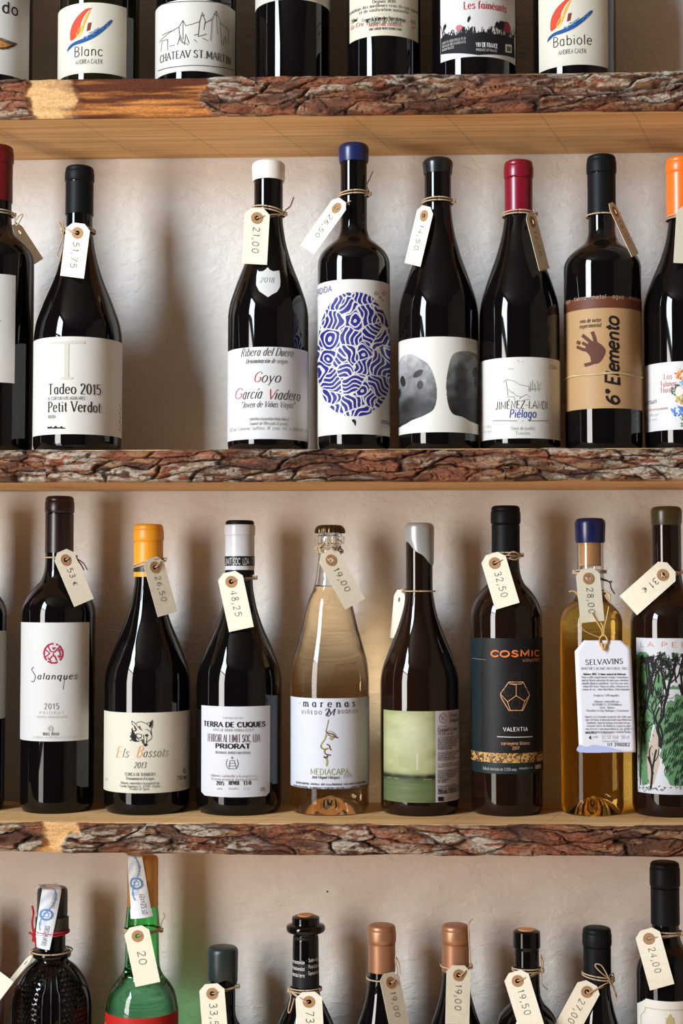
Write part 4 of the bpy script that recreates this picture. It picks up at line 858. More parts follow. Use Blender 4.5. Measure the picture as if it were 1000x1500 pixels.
# crown cap with 21 flutes
cc = mat('crown_cap', s2l((86, 70, 48)), .28, .85); vs, fs = [], []; n = 84; pr_ = px_prof(b, [(781, 21.3), (778, 21.6), (774, 20.8), (771, 19.2), (769.4, 16), (769, 0)])
for i, (r, z) in enumerate(pr_):
    for k in range(n): a = 2*math.pi*k/n; rr = r*(1+(.045 if i < 2 else .02 if i == 2 else 0)*math.cos(21*a)); vs.append((math.sin(a)*rr, -math.cos(a)*rr, z))
for i in range(len(pr_)-1):
    for k in range(n): k2 = (k+1) % n; fs.append((i*n+k, i*n+k2, (i+1)*n+k2, (i+1)*n+k))
mesh('crown_cap', vs, fs, cc, b.e, smooth=True)
label(b, 424, 541, 1023, 1156, (218, 219, 228)); p = Print(b, .0006); PU = ink((56, 40, 60)); VG = ink((150, 146, 70)); VB = ink((92, 56, 30))
p.text('·marenas·', 438, 526, 1034, 10, PU, 'serif', .17, gap=6); p.text('VIÑEDO', 442, 471, 1045, 5, GRY, 'sans', .15, gap=5); p.text('BODEGA', 494, 523, 1045, 5, GRY, 'sans', .15, gap=5); p.text('M', 478, 489, 1048, 10, PU, 'script', .15, .25); p.line([(476, 1041), (479, 1038), (482, 1040), (477, 1047), (481, 1049), (485, 1044)], .9, PU, True)
FC = [([(481, 1054), (479, 1063), (477, 1071)], 1.3, VG), ([(477, 1071), (480, 1074), (486, 1075), (491, 1079), (495, 1081)], 1.7, VB), ([(479, 1072), (484, 1071), (489, 1074), (492, 1078)], 1.2, VG), ([(480, 1076), (484, 1078), (490, 1080), (492, 1079)], 1.2, VB), ([(483, 1080), (485, 1083), (488, 1080)], 2.2, VG),
      ([(478, 1074), (476, 1082), (472, 1088), (470, 1093), (472, 1096), (476, 1097), (480, 1096), (483, 1096)], 1.8, VG), ([(470, 1092), (471, 1096), (476, 1098), (480, 1096)], 1.2, VB), ([(478, 1090), (482, 1092), (483, 1096), (485, 1099)], 1.6, VB), ([(476, 1098), (475, 1102), (478, 1105), (483, 1106), (484, 1107)], 1.8, VB), ([(474, 1108), (477, 1110), (480, 1107)], 2.4, VB), ([(478, 1110), (479, 1116), (478, 1122)], 2.6, VG), ([(475, 1098), (476, 1104)], 1.4, VG)]
for L_, w_, m_ in FC: p.line(L_, w_, m_, True)
p.text('MEDIACAPA', 455, 510, 1134, 8.5, VG, 'hand', .11); p.text('José Miguel Márquez', 457, 497, 1140, 4.4, DGR, 'sans', .12); p.text('2015', 502, 514, 1139, 4.5, GRY, 'hand', .1)
p.text('CONTIENE SULFITOS - MONTILLA - BOT. EN LA PROPIEDAD - EMB. MARENAS VIÑEDO Y BODEGA', 434, 535, 1147, 2.6, DGR, 'sans', .2); p.text('VINO DE MESA ESPAÑA - ELABORADO Y EMBOTELLADO POR J. M. MARQUEZ - CORDOBA 750 ML', 430, 538, 1151.5, 2.8, DGR, 'sans', .2); p.build(b.e)
# Vinyes Singulars
b = bottle('silver wax dipped brown bottle with misty green landscape label', 2, 614.5, 1080, Y3, burg(768, 19.5, 858, 1000, 57.5, YB3), GBr, knurl=True); bSin = b
wax(b, 766, 812, 21.6, mat('silver_wax', s2l((168, 168, 166)), .32, .35), .8, (.001, -.0150, 0))
def mist(PX, PY, c):
    t = (PY-1042)/132; n = fbm(PX/22, PY/13, 3, 4); g1 = np.array(s2l((146, 150, 96))); g2 = np.array(s2l((190, 188, 140))); k = np.clip(n*1.3-.15, 0, 1)[..., None]; C = g1*(1-k)+g2*k
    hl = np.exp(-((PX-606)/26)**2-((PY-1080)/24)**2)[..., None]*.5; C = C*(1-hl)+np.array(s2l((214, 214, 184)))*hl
    lo = sstep(.70, .74, t)[..., None]; C = C*(1-lo)+np.array(s2l((98, 110, 68)))*lo*(.8+.4*fbm(PX/30, PY/3, 5, 3))[..., None]
    dk = (np.exp(-((t-.73)/.036)**2)*(.7+.6*vn(PX/9, PY*.1, 4)))[..., None]; dk = np.clip(dk, 0, 1); C = C*(1-dk)+np.array(s2l((34, 40, 24)))*dk
    d2 = (np.exp(-((t-.80)/.03)**2)*.45*vn(PX/13, PY/3, 9))[..., None]; C = C*(1-d2)+np.array(s2l((44, 60, 34)))*d2
    li = ((np.abs(t-.757) < .004) & (vn(PX/6, PY*0, 6) > .45))[..., None]; C = np.where(li, np.array(s2l((168, 160, 118))), C)
    wl = np.exp(-((PX-611)/.9)**2)*((PY > 1104) & (PY < 1128)); C = C*(1-.6*wl[..., None])+.6*wl[..., None]*.75
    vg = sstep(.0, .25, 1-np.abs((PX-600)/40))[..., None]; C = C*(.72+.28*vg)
    w_ = (PX > 637)[..., None]; return np.where(w_, np.array(s2l((206, 196, 200))), C)
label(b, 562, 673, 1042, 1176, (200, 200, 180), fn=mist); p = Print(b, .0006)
p.line([(648+5.5*_m.cos(i*.52), 1052+7*_m.sin(i*.52)) for i in range(13)], .7, DGR); p.text('V', 645.5, 650.5, 1055, 6.5, BLK, 'serif', .15); p.text('Vinyes', 657, 669, 1050.5, 6.4, BLK, 'sans', .1); p.text('Singulars', 657, 671, 1058, 6.4, BLK, 'sans', .1)
p.text('DO PENEDES', 641, 655, 1066, 3, GRY); p.text('Cimbell Vi Jove', 640.5, 668, 1072, 5, BLK, 'sans', .16); p.text('13.5% vol alc', 640.5, 663, 1077, 3.6, BLK, 'sans', .15)
TX = ['A finals de estiu la vinya', 'de xarello dona raim petit', 'sobre argiles a ponent i', 'entre les fileres flors i', 'fan pensar en ells quan', 'fermenta al celler.', '', 'Vinyes Singulars. Terres al', 'al peu de la serra on el', 'raim macera amb calma', 'fins que parla de la terra', '', 'Vi sense sofre ni clarificat', 'sense filtrar ni estabilitzar', '', 'Vinyes Singulars Ca la Teresa', 'Carrer Major Sant Sadurni', 'de Noia Penedes Espanya', 'Elaborat i embotellat', 'a la propietat', 'R.E. 8024-B', '', 'Conte sulfits. Contains', 'sulfites. Sulfite. Allergens', 'vegeu www. Producte de', 'agricultura ecologica UE']
for i, t_ in enumerate(TX):
    if t_: p.text(t_, 640.5, 640.5+31*min(1, len(t_)/27), 1082+i*3.25, 2.9, DGR, 'sans', .15)
p.text('750 ml', 640.5, 654, 1163, 6.6, BLK, 'sans', .12); p.text('13.5% vol', 657, 671, 1161, 5.6, BLK, 'sans', .14); p.poly([(641, 1167), (649, 1167), (649, 1173.5), (641, 1173.5)], BLK); p.text('L-08015', 651, 660, 1172, 4, GRY); p.build(b.e)
# Cosmic
b = bottle('black labelled bottle with orange graffiti title and gold mottled band', 2, 742, 1080, Y3, bord(743, 19.5, 822, 905, 52.3, YB3), GBr); bCos = b
capsule(b, 741, 767, 812, 21.4, 20.6, black_cap)
def cosm(PX, PY, c):
    C = np.broadcast_to(np.array(s2l((22, 18, 18))), PX.shape+(3,)).copy()*(.8+.4*vn(PX/3, PY, 3))[..., None]
    ed = PX < 702+6*(fbm(PY/13, PX*0, 4, 4)-.3)+3; ed &= PY < 1110; ed |= (PY > 1106)
    ed2 = PX > 787; C[ed | ed2] = s2l((24, 37, 38))
    gb = (PY > 1104+0*PX) & (PY < 1117.5); sp = fbm(PX/2.2, PY/2.4, 6, 3); G1 = np.array(s2l((206, 160, 92))); G2 = np.array(s2l((86, 58, 34))); kk = sstep(.42, .58, sp)[..., None]; C = np.where(gb[..., None], G2*(1-kk)+G1*kk, C); return C
label(b, 689, 795, 935, 1134, (24, 20, 20), fn=cosm, rough=.5, spec=.2); p = Print(b, .0006); OG = ink((226, 124, 66)); CO = ink((216, 158, 116))
rg = random.Random(3)
for dx in (0, .5): p.text('cosmıc'.replace('ı', 'I').upper() if dx else 'COSMIC', 718+dx, 788+dx, 961+dx, 8.5, OG, 'hand', .19, .08, jit=.07)
p.text('vinyaters', 765, 789, 969.5, 6, CO, 'sans', .09)
PH = [(745, 999), (765.5, 999), (775, 1018), (770, 1030), (765, 1040.5), (745, 1040.5), (734, 1022), (733, 1016), (745, 999)]
p.line(PH, 1.1, CO)
for L_ in ([(745, 999), (747, 1002), (763, 1002), (765.5, 999)], [(755.5, 1003), (755.5, 1019)], [(755.5, 1019), (743, 1028)], [(755.5, 1019), (768, 1027)], [(743, 1028), (734, 1018)], [(743, 1028), (747, 1040)], [(768, 1027), (775, 1018)], [(768, 1027), (764, 1040)], [(755.5, 1003), (747, 1002)]): p.line(L_, .9, CO)
for cx, cy in ((733, 1007), (733, 1034), (755, 993), (755, 1046), (745, 1013), (766, 1013), (755, 1031)): p.line([(cx+6*_m.cos(i*.4), cy+6.6*_m.sin(i*.4)) for i in range(17)], .5, ink((66, 60, 54)))
p.text('VALENTIA', 737, 772, 1071, 5.6, WHT, 'sans', .15, gap=2.5); p.line([(728, 1079), (754, 1079.8), (779, 1079)], .9, WHT); p.text('carinyena blanca', 734, 775, 1091, 5, CO, 'sans', .11, gap=2); p.text('2017', 750, 760, 1098, 4.4, CO, 'sans', .12)
p.text('Edició limitada de 3.250 amp.', 708, 757, 1127, 4, LG, 'sans', .13); p.text('ampolla núm.', 760, 780, 1127, 3.6, LG, 'sans', .13); p.text('0850', 783, 791, 1126, 5, WHT, 'sans', .2); p.line([(692, 964), (712, 966.5)], .6, ink((120, 116, 110))); p.build(b.e)
# Selva
b = bottle('slim clear bottle of amber wine with navy wax and visible cork', 2, 866.5, 1080, Y3, bord(770, 19.5, 860, 912, 45.5, YB3), GCl, L_AMB, 866); bSel = b
wax(b, 759, 795, 21.8, mat('navy_wax', s2l((19, 27, 70)), .28), 1.4)
ck = px_prof(b, [(829, 15.2), (829, 15.8), (792, 15.8), (792, 0)]); ck = [(0, ck[0][1])] + ck
revolve('cork', ck, mat('cork', s2l((206, 148, 92)), .8, noise=420.0, bump=.4), b.e, 48)
# La Perdida
b = bottle('olive wax topped bottle at the right edge with inked forest label', 2, 979, 1080, Y3, bord(744, 21, 838, 912, 53.5, YB3), GBr, knurl=True); bLap = b
wax(b, 742, 769, 22.2, mat('olive_wax', s2l((62, 54, 30)), .3), .8)
def forest(PX, PY, c):
    C = np.broadcast_to(c, PX.shape+(3,)).copy(); e = 4*(fbm(PX/5, PY/5, 3, 3)-.5)
    n1 = 9*(fbm(PX/7, PY/9, 3, 3)-.5)
    g = (np.hypot((PX-996+n1)/29, (PY-1088)/(70+n1)) < 1) & (PY < 1151)
    g |= inpoly(PX+n1*.4, PY, [(934, 960), (950, 958), (956, 985), (952, 1030), (958, 1000), (964, 985), (972, 990), (972, 1018), (962, 1040), (952, 1090), (950, 1150), (942, 1154), (936, 1130), (938, 1040)])
    g |= inpoly(PX+n1*.4, PY, [(962, 1040), (967, 1030), (968, 1078), (962, 1086), (959, 1062)])
    g |= (fbm(PX/9, PY/7, 8, 3) > .60) & (PY > 956) & (PY < 1010)
    C[g] = np.array(s2l((92, 134, 92)))*1.0
    g2 = inpoly(PX, PY, [(948, 1110), (958, 1070), (966, 1066), (966, 1120), (958, 1150), (950, 1150)]); C[g2] = s2l((186, 166, 150)); return C
label(b, 933, 1060, 935, 1164, (208, 206, 208), fn=forest); p = Print(b, .0006); rg = random.Random(12); K = ink((22, 18, 20))
p.text('LA PERDIDA', 938, 1034, 947, 7, ink((206, 120, 80)), 'sans', .1, gap=5)
for i in range(52): x = rg.uniform(937, 1003); y = rg.uniform(957, 972); s = rg.uniform(2, 5); p.line([(x, y), (x+s, y-s*.7), (x+s*.6, y+s)], rg.uniform(.7, 1.8), K)
TR = [([(945, 965), (948, 1000), (944, 1040), (940, 1085), (938, 1150)], 2.0), ([(948, 962), (951, 990), (952, 1010), (947, 1032), (942, 1050)], 3.6), ([(955, 1018), (953, 1000), (956, 984), (953, 962)], 3.0), ([(956, 1010), (960, 992), (966, 975), (967, 960)], 1.6), ([(955, 1022), (958, 1000), (961, 984)], 1.2),
      ([(971, 1050), (972, 1035), (976, 1020), (980, 1000), (986, 984), (989, 962)], 3.4), ([(976, 1018), (973, 1000), (969, 985), (968, 962)], 2.0), ([(978, 1006), (981, 990), (979, 972)], 1.4), ([(966, 1094), (966, 1080), (963, 1066), (972, 1046)], 4.2), ([(964, 1066), (960, 1050), (966, 1036)], 2.2), ([(982, 1000), (992, 990), (996, 975), (1000, 960)], 1.8), ([(994, 1002), (999, 1018), (996, 985)], 2.8),
      ([(953, 1156), (955, 1135), (954, 1122), (949, 1108)], 3.0), ([(955, 1130), (958, 1112), (961, 1098)], 2.4), ([(955, 1124), (951, 1104), (953, 1094)], 1.4), ([(958, 1116), (963, 1108), (965, 1096)], 1.0), ([(966, 1062), (970, 1078), (967, 1096)], 2.6), ([(940, 1050), (938, 1010), (939, 970)], 2.4)]
for L_, w_ in TR: p.line(L_, w_, K, True, dz=.0001)
for i in range(150):
    x = rg.uniform(968, 1003); y = rg.uniform(1014, 1150)
    if ((x-993)/24)**2+((y-1088)/64)**2 < 1: p.line([(x-2, y+4), (x+.5, y-4), (x+1, y+2), (x+4, y-4)], .8, ink((26, 46, 30)), dz=.0001)
def branch(x, y, a, L_, w, n):
    x2, y2 = x+math.cos(a)*L_, y-math.sin(a)*L_; mx_, my_ = (x+x2)/2+rg.uniform(-1.2, 1.2), (y+y2)/2
    if y2 < 957 or not 934 < x2 < 1004: return
    p.line([(x, y), (mx_, my_), (x2, y2)], w, K, dz=.0001)
    if n:
        for q in range(2 if n < 3 else 3): branch(x2, y2, a+rg.uniform(-.75, .75), L_*rg.uniform(.6, .9), w*.68, n-1)
for q in ((941, 1040), (949, 1010), (956, 1006), (964, 1000), (972, 1010), (981, 996), (990, 1000), (999, 990), (945, 1090), (958, 1060), (967, 1050)): branch(q[0], q[1], 1.57+rg.uniform(-.25, .25), rg.uniform(10, 15), 2.0, 4)
for i in range(60): x = rg.choice([rg.uniform(934, 940), rg.uniform(944, 956)]); y = rg.uniform(980, 1156); p.line([(x, y), (x+2, y+3)], .8, K, dz=.0001)
for i in range(26): x = rg.uniform(935, 1003); y = rg.uniform(1151, 1158); p.line([(x, y), (x+3, y+rg.uniform(-3, 3))], .8, K, dz=.0001)
p.build(b.e)
# ================================================================== BOTTOM ROW
Y4 = -.058; YB4 = 1199+549
b = bottle('reddish amber bottle barely showing at the lower left corner', 3, -62, 1480, Y4, bord(1330, 20, 1400, 1455, 66, YB4), mat('red_amber_glass', s2l((120, 36, 14)), .05)); bL4 = b
# hobnail liqueur bottle
s_ = [(1302, 19), (1385, 19.5), (1389, 20), (1391.5, 26), (1396, 28), (1400.5, 27), (1403, 22.5), (1406, 24), (1414, 33), (1425, 42), (1440, 50.5), (1458, 56), (1475, 57.5), (1560, 57.5), (YB4, 57.5)]
b = bottle('round shouldered black bottle with hobnail glass and red wool tie', 3, 75.5, 1440, Y4, s_, GD); bHob = b
b.e.name = 'liqueur_bottle'
revolve('black_cap_body', px_prof(b, [(1352, 19.8), (1352, 21.6), (1350, 22), (1306, 22), (1302, 21), (1300, 19), (1299.5, 0)]), mat('black_plastic', (.01, .01, .011), .3), b.e)
vs, fs = [], []
for row in range(16):   # bead studs on the shoulder in diamond rows, left and right fields
    yy = 1424+row*7.4
    for k in range(-8, 9):
        a = (k+.5*(row % 2))*.118*1.0; 
        if not (.28 < abs(a) < 1.15): continue
        if row < 3 and abs(a) > .5+row*.15: continue
        for sgn in (1,):
            u = a*b.R; v = b.uv(75.5, yy)[1]; c = Vector(b.pt(u, v, .0)); o = Vector(b.pt(u, v, 1.0))-c; o.normalize(); t = Vector((0, 0, 1)); s = o.cross(t); q = .0029; n0 = len(vs)
            vs += [c+s*q, c+t*q, c-s*q, c-t*q, c+o*.0022]; fs += [(n0, n0+1, n0+4), (n0+1, n0+2, n0+4), (n0+2, n0+3, n0+4), (n0+3, n0, n0+4)]
ho = mesh('hobnail_studs', vs, fs, GD, b.e, kind='stuff')
for sa in (-1.32, -.22, 0.0, .22, 1.32):
    v_, f_ = [], []; tube(v_, f_, [b.pt(sa*b.R*(1-.2*(t_ < .3)), b.uv(75.5, 1412+t_*150)[1], .0004) for t_ in np.linspace(0, 1, 24)], .0011, 6); mesh('glass_rib', v_, f_, GD, b.e, smooth=True)
label(b, 40, 118, 1345, 1366, (44, 40, 36), fn=lambda PX, PY, c: np.array(s2l((40, 38, 34)))+np.array(s2l((150, 140, 118)))*((np.sin(PX*1.9+np.sin(PY)*2)*np.sin(PY*1.5)) > .35)[..., None]*(np.abs(PY-1355) < 8)[..., None]*.6, name='neck_band', off=.0034)
def taxstrip(b, x0, y0, x1, y1, w, num, topz_px, off=.0016):
    """x0,y0 = where it leaves the cap edge, x1,y1 = lower end (px); folds over the top of the cap"""
    a = b.uv(x0, y0); c = b.uv(x1, y1); qr = b.R/b.r_fast((a[1]+c[1])/2); a = (a[0]/qr, a[1]); c = (c[0]/qr, c[1]); n = 34; vs = []; fs = []; L = math.hypot(c[0]-a[0], c[1]-a[1]); dx, dy = (c[0]-a[0])/L, (c[1]-a[1])/L; px_, py_ = -dy, dx; W_ = w*b.k
    zt = px_prof(b, [(topz_px, 1)])[0][1]+.0008
    class S_:   # the strip's own surface: u across, v along (0 at the top edge, negative on the cap top)
        k = b.k
        def pt(s, u, v, off2=0.0):
            if v >= 0:
                return b.pt((a[0]+dx*v+px_*u)*qr, min(a[1]+dy*v+py_*u, zt), off+off2)
            r = b.r_fast(a[1])+off; ang = (a[0]+px_*u)*qr/b.R; p0 = Vector((math.sin(ang)*r, -math.cos(ang)*r, zt+off2)); return (p0.x+.15*v, p0.y-v, zt+off2+.0006*math.sin(min(1, -v/.01)*3.1))
    S = S_(); nu, L2 = 9, .030; vv = np.linspace(-L2, L, 60); idx = lambda i, j: j*nu+i; col = []
    wh = np.array(s2l((222, 226, 232))); bl = np.array(s2l((96, 140, 190)))
    nu = 24; us = np.linspace(-W_/2, W_/2, nu); vv = np.linspace(-L2, L, 150)
    for j, v in enumerate(vv):
        for i, u in enumerate(us):
            vs.append(S.pt(u, v)); t = v/L; uu = u/W_
            c_ = wh.copy(); q = math.sin(t*26+uu*9)*.5+.5
            if -.4 < t < .62: c_ = wh*(1-.35*q*(uu < .1))+bl*.35*q*(uu < .1)
            dd = math.hypot((uu+.02)*1.2, (t-.42)*L/W_*1.2)
            if dd < .46: c_ = bl*.85
            if dd < .30: c_ = wh*.92
            if .14 < dd < .20: c_ = bl*.8
            if abs(uu-(.28*math.sin(t*7+.6))) < .05 and t < .7: c_ = bl
            if uu > .36 and t > 0 : c_ = c_*.94
            col.append(c_)
    for j in range(len(vv)-1):
        for i in range(nu-1): fs.append((j*nu+i, (j+1)*nu+i, (j+1)*nu+i+1, j*nu+i+1))
    o = mesh('tax_strip', vs, fs, vcol_mat('printed_paper', .55, .3), b.e, smooth=True, col=np.array(col))
    p = Print(S, .0004); p.text(num, None, None, 0, 5.5, ink((90, 92, 100)), 'sans', .12, rot=math.pi/2, origin=(.28*W_, .60*L), length=.34*L)
    p.text(num, None, None, 0, 4.5, ink((150, 150, 156)), 'sans', .12, rot=math.pi/2, origin=(.30*W_, .04*L), length=.26*L)
    p.build(o)
taxstrip(b, 76, 1303, 63, 1388, 23, '080549680', 1299.5, .0044)
v_, f_ = [], []
for dzz in (0, .0018, .0034):
    zz = b.uv(75.5, 1371)[1]+dzz; pts = [(math.sin(a)*(.0173), -math.cos(a)*(.0173), zz+.001*math.sin(a*1.3+dzz*700)) for a in np.linspace(0, 6.28, 60)]; tube(v_, f_, pts, .0008, 5)
k0 = b.world(50, 1372, .003)-b.loc; Rm = b.M.to_3x3().inverted(); LP = lambda x, y, dy=0: Rm @ (at(x, y, b.Y-.012-dy)-b.loc)
for q in ([(50, 1372), (47, 1352), (49, 1338), (47, 1327)], [(50, 1372), (44, 1366), (43, 1368)], [(50, 1372), (52, 1380), (53, 1388)], [(47, 1370), (52, 1376), (48, 1378), (50, 1368)]): tube(v_, f_, catmull([tuple(LP(*c_)) for c_ in q], 5), .0011, 6)
mesh('red_wool_tie', v_, f_, mat('red_wool', s2l((176, 22, 40)), .9), b.e, smooth=True)
# green bottle
s_ = [(1262, 19), (1326, 21), (1327, 22.5), (1330, 23), (1350, 25), (1356, 25.6), (1358, 24.5), (1361, 24), (1380, 24.4), (1410, 25.5), (1420, 27), (1430, 32), (1440, 40), (1452, 47), (1466, 51), (1480, 53), (1510, 53), (YB4, 53)]
b = bottle('green glass bottle with gold foil capsule and paper tax strip', 3, 208, 1440, Y4, s_, GGr, GGr, 1424); bGre = b; b.e.name = 'liqueur_bottle'
revolve('gold_capsule', px_prof(b, [(1326, 21.5), (1326, 22.6), (1287, 22.4), (1286, 22.0), (1284.5, 22.6), (1258, 22.4), (1255, 21), (1253, 17), (1252.5, 0)]), mat('gold_foil', s2l((196, 146, 82)), .35, .55), b.e)
label(b, 150, 262, 1492, 1640, (196, 34, 30)); p = Print(b, .0006); p.line([(150, 1496), (262, 1496)], 1.4, ink((220, 170, 80))); p.build(b.e)
taxstrip(b, 198, 1257, 208, 1344, 24, '15145270', 1252.5, .0034)
# small dark bottle with green wax
b = bottle('squat black bottle with dark green dipped wax, bottom row', 3, 326, 1480, Y4, bord(1388, 18.5, 1478, 1540, 56, YB4)); bWax = b
wax(b, 1386, 1436, 22, mat('bottle_green_wax', s2l((34, 46, 44)), .35), 1, (.001, -.003, .0022))
# cork topped long neck
s_ = [(1341, 17.5), (1343, 20), (1351, 20.3), (1353, 21), (1354.2, 26.5), (1358.5, 28.6), (1363.5, 27.4), (1365.6, 23), (1367, 18), (1373, 18.2), (1375, 19), (1440, 19.5), (1455, 21), (1475, 30), (1500, 41), (1530, 50), (1560, 54), (YB4, 54)]
b = bottle('long necked black bottle with bulging glass ring and bare cork', 3, 447.5, 1440, Y4, s_); bCor = b
revolve('cork', px_prof(b, [(1341.5, 12), (1341, 12), (1339.5, 11.4), (1339.2, 0)]), mat('cork', s2l((206, 148, 92)), .8, noise=420.0, bump=.4), b.e, 40)
label(b, 400, 500, 1374, 1448, (26, 26, 28), name='neck_label', off=.0003, rough=.5); p = Print(b, .0007)
for i, (t1, t2) in enumerate((('Vino sostenible', 'Sustainable wine'), ('Por biodiversidad', 'Pure biodiversity'), ('Identidad terra', 'Expresamos terruño'))):
    y = 1409+i*9.5; p.text(t1, 429, 446, y, 5, WHT, 'sans', .16); p.text('·', 448, 449, y, 5, WHT, 'sans', .2); p.text(t2, 451.5, 467, y, 5, WHT, 'sans', .16)
p.build(b.e)
COP = mat('copper_foil', s2l((170, 122, 90)), .42, .6)
b = bottle('copper capsuled bottle on the bottom row, left one of the pair', 3, 559, 1440, Y4, burg(1357, 18.5, 1422, 1560, 52, YB4)); bCp1 = b
capsule(b, 1354, 1380, 1422, 20.6, 19.9, COP, 'copper_capsule')
b = bottle('copper capsuled bottle on the bottom row, right one of the pair', 3, 667, 1440, Y4, burg(1357, 18.5, 1422, 1560, 52, YB4)); bCp2 = b
capsule(b, 1354, 1380, 1422, 20.6, 19.9, COP, 'copper_capsule')
s_ = [(1362, 18), (1363.5, 19.6), (1370, 19.9), (1386, 20), (1388, 19), (1389.5, 18), (1440, 18.5), (1455, 19.5), (1468, 24), (1478, 33), (1490, 41), (1510, 45), (1540, 46), (YB4, 46)]
b = bottle('uncapped black bottle with flush cork between copper and black capsules', 3, 771.5, 1440, Y4, s_); bUnc = b
revolve('cork', px_prof(b, [(1362.4, 12.5), (1361.9, 12.5), (1361, 11.8), (1360.8, 0)]), mat('cork', s2l((206, 148, 92)), .8, noise=420.0, bump=.4), b.e, 40)
b = bottle('black capsuled bottle with twine bow, bottom row right', 3, 874.5, 1440, Y4, burg(1361, 18.5, 1440, 1575, 52.5, YB4)); bBow = b
capsule(b, 1358, 1384, 1440, 21, 20.2, black_cap)
b = bottle('tall black bottle with ornate cream label at the lower right corner', 3, 975, 1440, Y4, bord(1264, 19.5, 1356, 1425, 43.5, YB4)); bTal = b
capsule(b, 1262, 1298, 1353, 21.5, 20.8, black_cap)
def orn(PX, PY): return ~((PX-936)+(PY-1468) < 9)
label(b, 934, 1015, 1467, 1640, (226, 220, 208), shape=orn, fn=lambda PX, PY, c: np.broadcast_to(c, PX.shape+(3,)), du=.001); p = Print(b, .0006); GOLD = ink((176, 156, 112))
p.line([(939, 1510), (939, 1486), (942, 1484), (945, 1479), (945, 1475), (1015, 1475)], .8, GOLD); p.poly([(978, 1490), (981, 1485), (984, 1490), (987, 1496), (986, 1505), (977, 1505), (975, 1496)], GOLD, True); p.line([(974, 1492), (988, 1492)], 1, GOLD); p.build(b.e)
